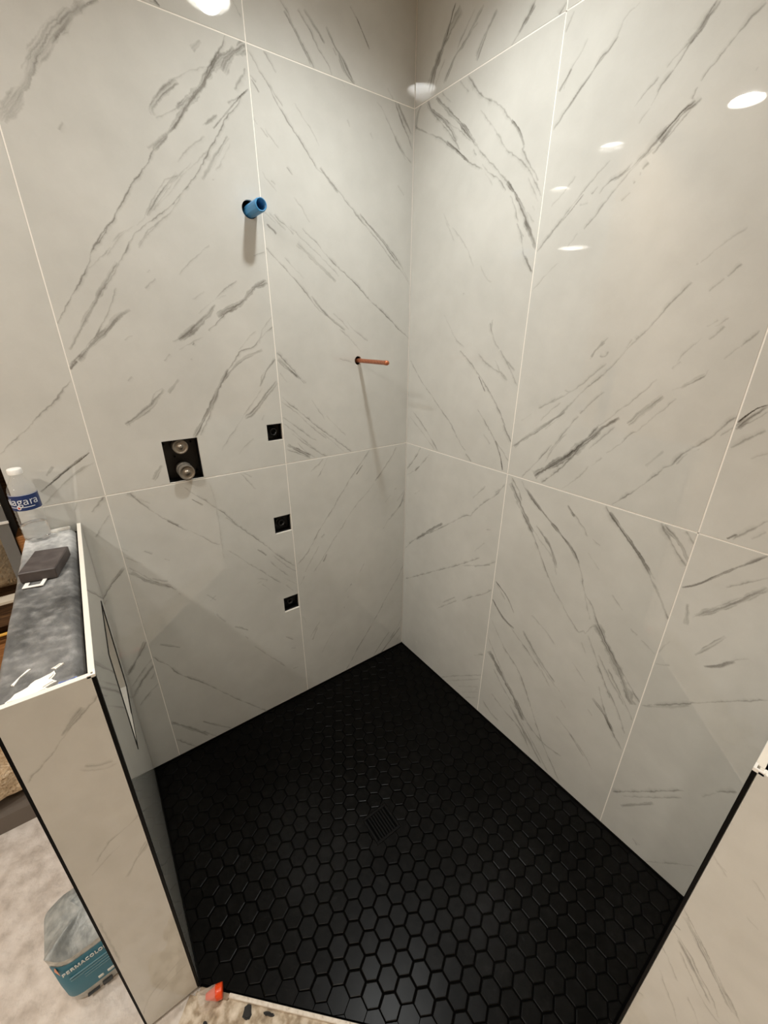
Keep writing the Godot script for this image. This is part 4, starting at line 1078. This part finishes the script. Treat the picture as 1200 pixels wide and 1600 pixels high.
	# copper stub
	var c := thing("copper_pipe", Vector3(-0.258, 1.557, 0), "thin capped copper pipe stub sticking out of a small round hole", "pipe")
	var copper := grainy(noise_tex(0.04, 111, [[0.0, rgb(120, 66, 42)], [0.45, rgb(186, 112, 78)], [1.0, rgb(214, 146, 110)]], 256), Vector3.ONE * 12, 0.36)
	copper.metallic = 0.7
	st = mb(true)
	add_lathe(st, [Vector2(0.0080, -0.05), Vector2(0.0080, 0.182), Vector2(0.0088, 0.184), Vector2(0.0088, 0.193), Vector2(0.0072, 0.198), Vector2(0.0, 0.1985)], 28, facing(Vector3.ZERO))
	part("pipe", done(st), copper, c)
	# second light of the hole: dark ring of raw board
	st = mb()
	add_lathe(st, [Vector2(0.0081, -0.024), Vector2(0.0162, -0.024)], 28, Transform3D(Basis(Vector3.RIGHT, PI / 2), Vector3.ZERO))
	part("hole_seal", done(st), mat(rgb(46, 22, 14), 0.8), c)

# ---------------------------------------------------------------- things on the left half wall
func make_on_top() -> void:
	var top := 1.1135
	# water bottle
	var b := thing("water_bottle", Vector3(-1.383, top, 0.046), "clear plastic water bottle with white cap and blue label", "bottle")
	var clear := StandardMaterial3D.new()
	clear.albedo_color = Color(0.96, 0.97, 0.98, 0.05)
	clear.transparency = BaseMaterial3D.TRANSPARENCY_ALPHA
	clear.roughness = 0.06
	var prof := [Vector2(0.0, 0.006), Vector2(0.012, 0.006), Vector2(0.020, 0.001), Vector2(0.027, 0.0), Vector2(0.0305, 0.004), Vector2(0.0315, 0.012)]
	var y := 0.018
	while y < 0.088:
		prof.append_array([Vector2(0.0316, y), Vector2(0.0303, y + 0.0035), Vector2(0.0303, y + 0.0055), Vector2(0.0316, y + 0.009)])
		y += 0.0125
	prof.append_array([Vector2(0.0312, 0.094), Vector2(0.0312, 0.142), Vector2(0.0316, 0.147), Vector2(0.0295, 0.155), Vector2(0.0245, 0.165), Vector2(0.0185, 0.175), Vector2(0.0145, 0.182), Vector2(0.0128, 0.187), Vector2(0.0128, 0.189), Vector2(0.0155, 0.190), Vector2(0.0155, 0.192), Vector2(0.0125, 0.193), Vector2(0.0122, 0.198)])
	var st := mb(true)
	add_lathe(st, prof, 56)
	part("body", done(st), clear, b)
	var water := StandardMaterial3D.new()
	water.albedo_color = Color(0.97, 0.98, 0.99, 0.03)
	water.roughness = 0.02
	water.refraction_enabled = true
	water.refraction_scale = 0.033
	st = mb(true)
	add_lathe(st, [Vector2(0.0, 0.0066), Vector2(0.026, 0.003), Vector2(0.0296, 0.008), Vector2(0.0298, 0.046), Vector2(0.029, 0.047), Vector2(0.0, 0.0465)], 56)
	part("water", done(st), water, b)
	st = mb(true)
	var capr := 0.0158
	for k in 60:
		var q := []
		for t in [k, k + 1]:
			var a: float = TAU * t / 60
			var r: float = capr + (0.0005 if t % 2 else 0.0)
			q.append([Vector3(cos(a) * r, 0.192, -sin(a) * r), Vector3(cos(a) * r, 0.2045, -sin(a) * r), Vector3(cos(a) * (capr - 0.0015), 0.2065, -sin(a) * (capr - 0.0015)), Vector3(0, 0.2068, 0)])
		for i in 2:
			quad(st, q[0][i], q[1][i], q[1][i + 1], q[0][i + 1])
		tri(st, q[0][2], q[1][2], q[0][3])
	part("cap", done(st), M.white_plastic, b)
	st = mb(true)
	arc_band(st, 0.0319, deg_to_rad(-112.0), deg_to_rad(100.0), 0.0955, 0.1405)
	var label := part("label", done(st), mat(rgb(28, 52, 104), 0.35), b)
	var white := mat(rgb(226, 230, 238), 0.4)
	part("lettering", bent_text("niagara", 0.078, 0.0322, deg_to_rad(-84.0), 0.112), white, label)
	st = mb()
	arc_band(st, 0.0321, deg_to_rad(-80.0), deg_to_rad(38.0), 0.1045, 0.1065)
	part("stripe", done(st), white, label)
	st = mb()
	arc_band(st, 0.0321, deg_to_rad(-100.0), deg_to_rad(100.0), 0.1385, 0.1400)
	part("stripe", done(st), white, label)
	st = mb()
	disc_on(st, 0.0323, deg_to_rad(-26.0), 0.1045, 0.0052)
	part("drop", done(st), white, label)
	st = mb()
	disc_on(st, 0.0326, deg_to_rad(-26.0), 0.1042, 0.0026)
	part("drop_centre", done(st), mat(rgb(196, 70, 44), 0.4), label)
	# dark stone block
	var k := thing("stone_block", Vector3(-1.359, top, 0.271), "small dark brown-grey square block lying on the grey membrane", "block", "", deg_to_rad(-13.0))
	st = mb()
	add_chamfer(st, Vector3(-0.036, 0.0, -0.060), Vector3(0.036, 0.027, 0.060), 0.002)
	part("block", done(st), grainy(noise_tex(0.02, 121, [[0.0, rgb(60, 53, 51)], [0.5, rgb(72, 65, 63)], [1.0, rgb(90, 83, 80)]], 256), Vector3(4, 4, 4), 0.55), k)
	# white levelling clip
	var c := thing("plastic_clip", Vector3(-1.378, top + 0.0015, 0.345), "small white U-shaped plastic clip in front of the dark block", "clip", "", deg_to_rad(-12.0))
	st = mb()
	add_chamfer(st, Vector3(-0.023, 0, 0.006), Vector3(0.017, 0.0022, 0.014), 0.0005)
	add_chamfer(st, Vector3(-0.023, 0, -0.010), Vector3(-0.014, 0.0022, 0.006), 0.0005)
	add_chamfer(st, Vector3(0.009, 0, -0.016), Vector3(0.017, 0.0022, 0.006), 0.0005)
	part("clip", done(st), M.white_plastic, c)

func arc_band(st: SurfaceTool, r: float, a0: float, a1: float, y0: float, y1: float) -> void:
	var n := 28
	for i in n:
		var a := lerpf(a0, a1, i / float(n))
		var b := lerpf(a0, a1, (i + 1) / float(n))
		quad(st, Vector3(sin(a) * r, y0, cos(a) * r), Vector3(sin(b) * r, y0, cos(b) * r), Vector3(sin(b) * r, y1, cos(b) * r), Vector3(sin(a) * r, y1, cos(a) * r))

func disc_on(st: SurfaceTool, r: float, a0: float, y: float, rad: float) -> void:
	var n := 20
	var p := []
	for i in n:
		var a := a0 + cos(TAU * i / n) * rad / r
		var lift := sin(TAU * i / n) * rad
		if lift > 0: lift *= 1.5
		p.append(Vector3(sin(a) * r, y + lift, cos(a) * r))
	for i in n:
		tri(st, Vector3(sin(a0) * r, y, cos(a0) * r), p[i], p[(i + 1) % n])

func text_mesh(text: String, depth: float, bold := true) -> TextMesh:
	var t := TextMesh.new()
	var f := SystemFont.new()
	f.font_names = PackedStringArray(["Droid Sans"])
	f.font_weight = 700 if bold else 400
	t.font = f
	t.text = text
	t.font_size = 32
	t.pixel_size = 0.01
	t.depth = depth
	t.curve_step = 1.5
	return t

func bent_text(text: String, width: float, r: float, a0: float, y0: float) -> ArrayMesh:
	var t := text_mesh(text, 0.02, false)
	var box := t.get_aabb()
	var k := width / box.size.x
	var out := ArrayMesh.new()
	for s in t.get_surface_count():
		var arr := t.surface_get_arrays(s)
		var v: PackedVector3Array = arr[Mesh.ARRAY_VERTEX]
		var nn := PackedVector3Array()
		for i in v.size():
			var p := (v[i] - box.position) * k
			var a := a0 + p.x / r
			v[i] = Vector3(sin(a) * (r + p.z * 0.6), y0 - 0.006 + p.y, cos(a) * (r + p.z * 0.6))
			nn.append(Vector3(sin(a), 0, cos(a)))
		arr[Mesh.ARRAY_VERTEX] = v
		arr[Mesh.ARRAY_NORMAL] = nn
		arr[Mesh.ARRAY_TANGENT] = null
		out.add_surface_from_arrays(Mesh.PRIMITIVE_TRIANGLES, arr)
	return out

# ---------------------------------------------------------------- things on the floor
func bag_ring(y: float, hw: float, hd: float, lean: float, wave: float) -> Array:
	var p := []
	for k in 48:
		var a := TAU * k / 48
		var c := cos(a)
		var s := sin(a)
		var e := 0.42
		var x := signf(c) * pow(absf(c), e) * hw
		var z := signf(s) * pow(absf(s), e) * hd
		p.append(Vector3(x, y + wave * sin(a * 3.0 + 0.6) + wave * 0.6 * sin(a * 5.0 + 2.0), z + lean))
	return p

func make_floor_things() -> void:
	var b := thing("grout_bag", Vector3(-1.508, -0.012, 0.528), "opened grey and teal grout bag standing on the concrete floor", "bag", "", deg_to_rad(3.0))
	var foil := grainy(noise_tex(0.03, 131, [[0.0, rgb(118, 124, 124)], [0.5, rgb(156, 162, 162)], [1.0, rgb(198, 202, 200)]], 256), Vector3(5, 2, 5), 0.42, noise_tex(0.02, 132, [], 256), 0.5)
	var paper := grainy(noise_tex(0.03, 133, [[0.0, rgb(178, 180, 176)], [1.0, rgb(214, 214, 208)]], 256), Vector3.ONE * 5, 0.5, noise_tex(0.02, 134, [], 256), 0.4)
	var rings := [bag_ring(0.0, 0.066, 0.056, 0, 0), bag_ring(0.012, 0.078, 0.068, 0, 0), bag_ring(0.06, 0.084, 0.074, 0, 0), bag_ring(0.12, 0.086, 0.074, 0.0, 0.001), bag_ring(0.165, 0.086, 0.072, 0.0, 0.003), bag_ring(0.200, 0.087, 0.072, -0.003, 0.008), bag_ring(0.222, 0.089, 0.075, -0.006, 0.013)]
	var st := mb(true)
	for i in rings.size() - 1:
		for k in 48:
			var k2 := (k + 1) % 48
			quad(st, rings[i][k2], rings[i][k], rings[i + 1][k], rings[i + 1][k2])
	part("sack", done(st), paper, b)
	st = mb(true)
	var tops := [rings[6]]
	for q in [[0.94, 0.004], [0.78, 0.012], [0.55, 0.020], [0.28, 0.024]]:
		var ring := []
		for i in 48:
			var p: Vector3 = rings[6][i]
			var fold: float = 0.0035 * sin(p.x * 150.0 + p.z * 30.0) * (1.0 - q[0])
			ring.append(Vector3(p.x * q[0], lerpf(p.y, 0.224, 1.0 - q[0]) + q[1] * (1.0 - p.z * 5.0) + fold, (p.z + 0.006) * q[0] - 0.006))
		tops.append(ring)
	for i in 4:
		for k in 48:
			var k2 := (k + 1) % 48
			quad(st, tops[i][k2], tops[i][k], tops[i + 1][k], tops[i + 1][k2])
	for k in 48:
		tri(st, Vector3(0, 0.2485, -0.006), tops[4][(k + 1) % 48], tops[4][k])
	part("folded_top", done(st), foil, b)
	# printed teal panel on the front, following the sack
	st = mb(true)
	front_panel(st, rings, 1, 5, 0.0012, 0.30, 1.0)
	var panel := part("label", done(st), mat(rgb(50, 122, 146), 0.45), b)
	var cream := mat(rgb(222, 226, 222), 0.5)
	var t := text_mesh("PERMACOLOR", 0.03)
	var box := t.get_aabb()
	var k := 0.096 / box.size.x
	var z := 0.0745
	var o := part("lettering", t, cream, panel, Vector3(-0.066, 0.166, z))
	o.scale = Vector3(k, k * 1.15, k)
	o.position = Vector3(-0.064 - box.position.x * k, 0.166 - box.position.y * k, z)
	for q in [[0.140, -0.056, 0.05], [0.130, -0.056, 0.03], [0.118, -0.030, 0.055], [0.108, -0.030, 0.045]]:
		st = mb()
		add_box(st, Vector3(q[1], q[0], 0.0740), Vector3(q[2], q[0] + 0.0035, 0.0764))
		part("print_line", done(st), mat(rgb(110, 150, 164), 0.5), panel)
	for q in [[-0.005, 0.006], [0.018, 0.008]]:
		st = mb()
		add_chamfer(st, Vector3(q[0] - q[1], 0.062, 0.0740), Vector3(q[0] + q[1], 0.072, 0.0766), 0.001)
		part("badge", done(st), cream, panel)
	st = mb()
	add_box(st, Vector3(-0.045, 0.018, 0.0690), Vector3(-0.018, 0.023, 0.0750))
	add_box(st, Vector3(-0.010, 0.016, 0.0690), Vector3(0.012, 0.030, 0.0750))
	part("print_block", done(st), mat(rgb(52, 56, 58), 0.5), b)
	st = mb()
	tri(st, Vector3(-0.083, 0.196, 0.052), Vector3(-0.066, 0.178, 0.0752), Vector3(-0.070, 0.204, 0.066))
	tri(st, Vector3(-0.083, 0.196, 0.051), Vector3(-0.070, 0.204, 0.065), Vector3(-0.066, 0.178, 0.0742))
	part("torn_flap", done(st), mat(rgb(226, 158, 126), 0.6), b)
	# orange plastic cap with clear sleeve
	var a := thing("orange_cap", Vector3(-1.268, 0.012, 0.803), "bright orange plastic cap in clear plastic at the shower edge", "cap", "", deg_to_rad(-18.0))
	st = mb(true)
	add_lathe(st, [Vector2(0.0, 0.0), Vector2(0.0115, 0.0), Vector2(0.0120, 0.002), Vector2(0.0118, 0.012), Vector2(0.0095, 0.016), Vector2(0.0055, 0.028), Vector2(0.0045, 0.030), Vector2(0.0, 0.0305)], 30, Transform3D(Basis(Vector3.BACK, PI / 2), Vector3(0.012, 0.004, 0)))
	part("cap", done(st), mat(rgb(232, 74, 24), 0.3), a)
	var film := StandardMaterial3D.new()
	film.albedo_color = Color(0.92, 0.88, 0.84, 0.22)
	film.transparency = BaseMaterial3D.TRANSPARENCY_ALPHA
	film.roughness = 0.12
	st = mb()
	var c := [Vector3(-0.036, -0.007, -0.012), Vector3(0.004, -0.007, -0.014), Vector3(0.004, -0.007, 0.015), Vector3(-0.030, -0.007, 0.014), Vector3(-0.034, 0.006, -0.010), Vector3(0.0, 0.017, -0.008), Vector3(0.0, 0.016, 0.010), Vector3(-0.029, 0.005, 0.011)]
	for f in [[0, 1, 5, 4], [1, 2, 6, 5], [2, 3, 7, 6], [3, 0, 4, 7], [4, 5, 6, 7]]:
		outward(st, [c[f[0]], c[f[1]], c[f[2]], c[f[3]]], Vector3(-0.015, 0.0, 0.0))
	part("clear_sleeve", done(st), film, a)
	a.scale = Vector3.ONE * 1.4

func front_panel(st: SurfaceTool, rings: Array, i0: int, i1: int, off: float, lo: float, hi: float) -> void:
	# ring points 6..18 lie on the front (+z) of the sack
	for i in range(i0, i1):
		for k in range(5, 19):
			var q := []
			for c in [[i, k + 1], [i, k], [i + 1, k], [i + 1, k + 1]]:
				var p: Vector3 = rings[c[0]][c[1]]
				if c[0] == i0: p = p.lerp(rings[i0 + 1][c[1]], lo * 2.6)
				q.append(p + Vector3(p.x * 0.012, 0, off))
			quad(st, q[0], q[1], q[2], q[3])
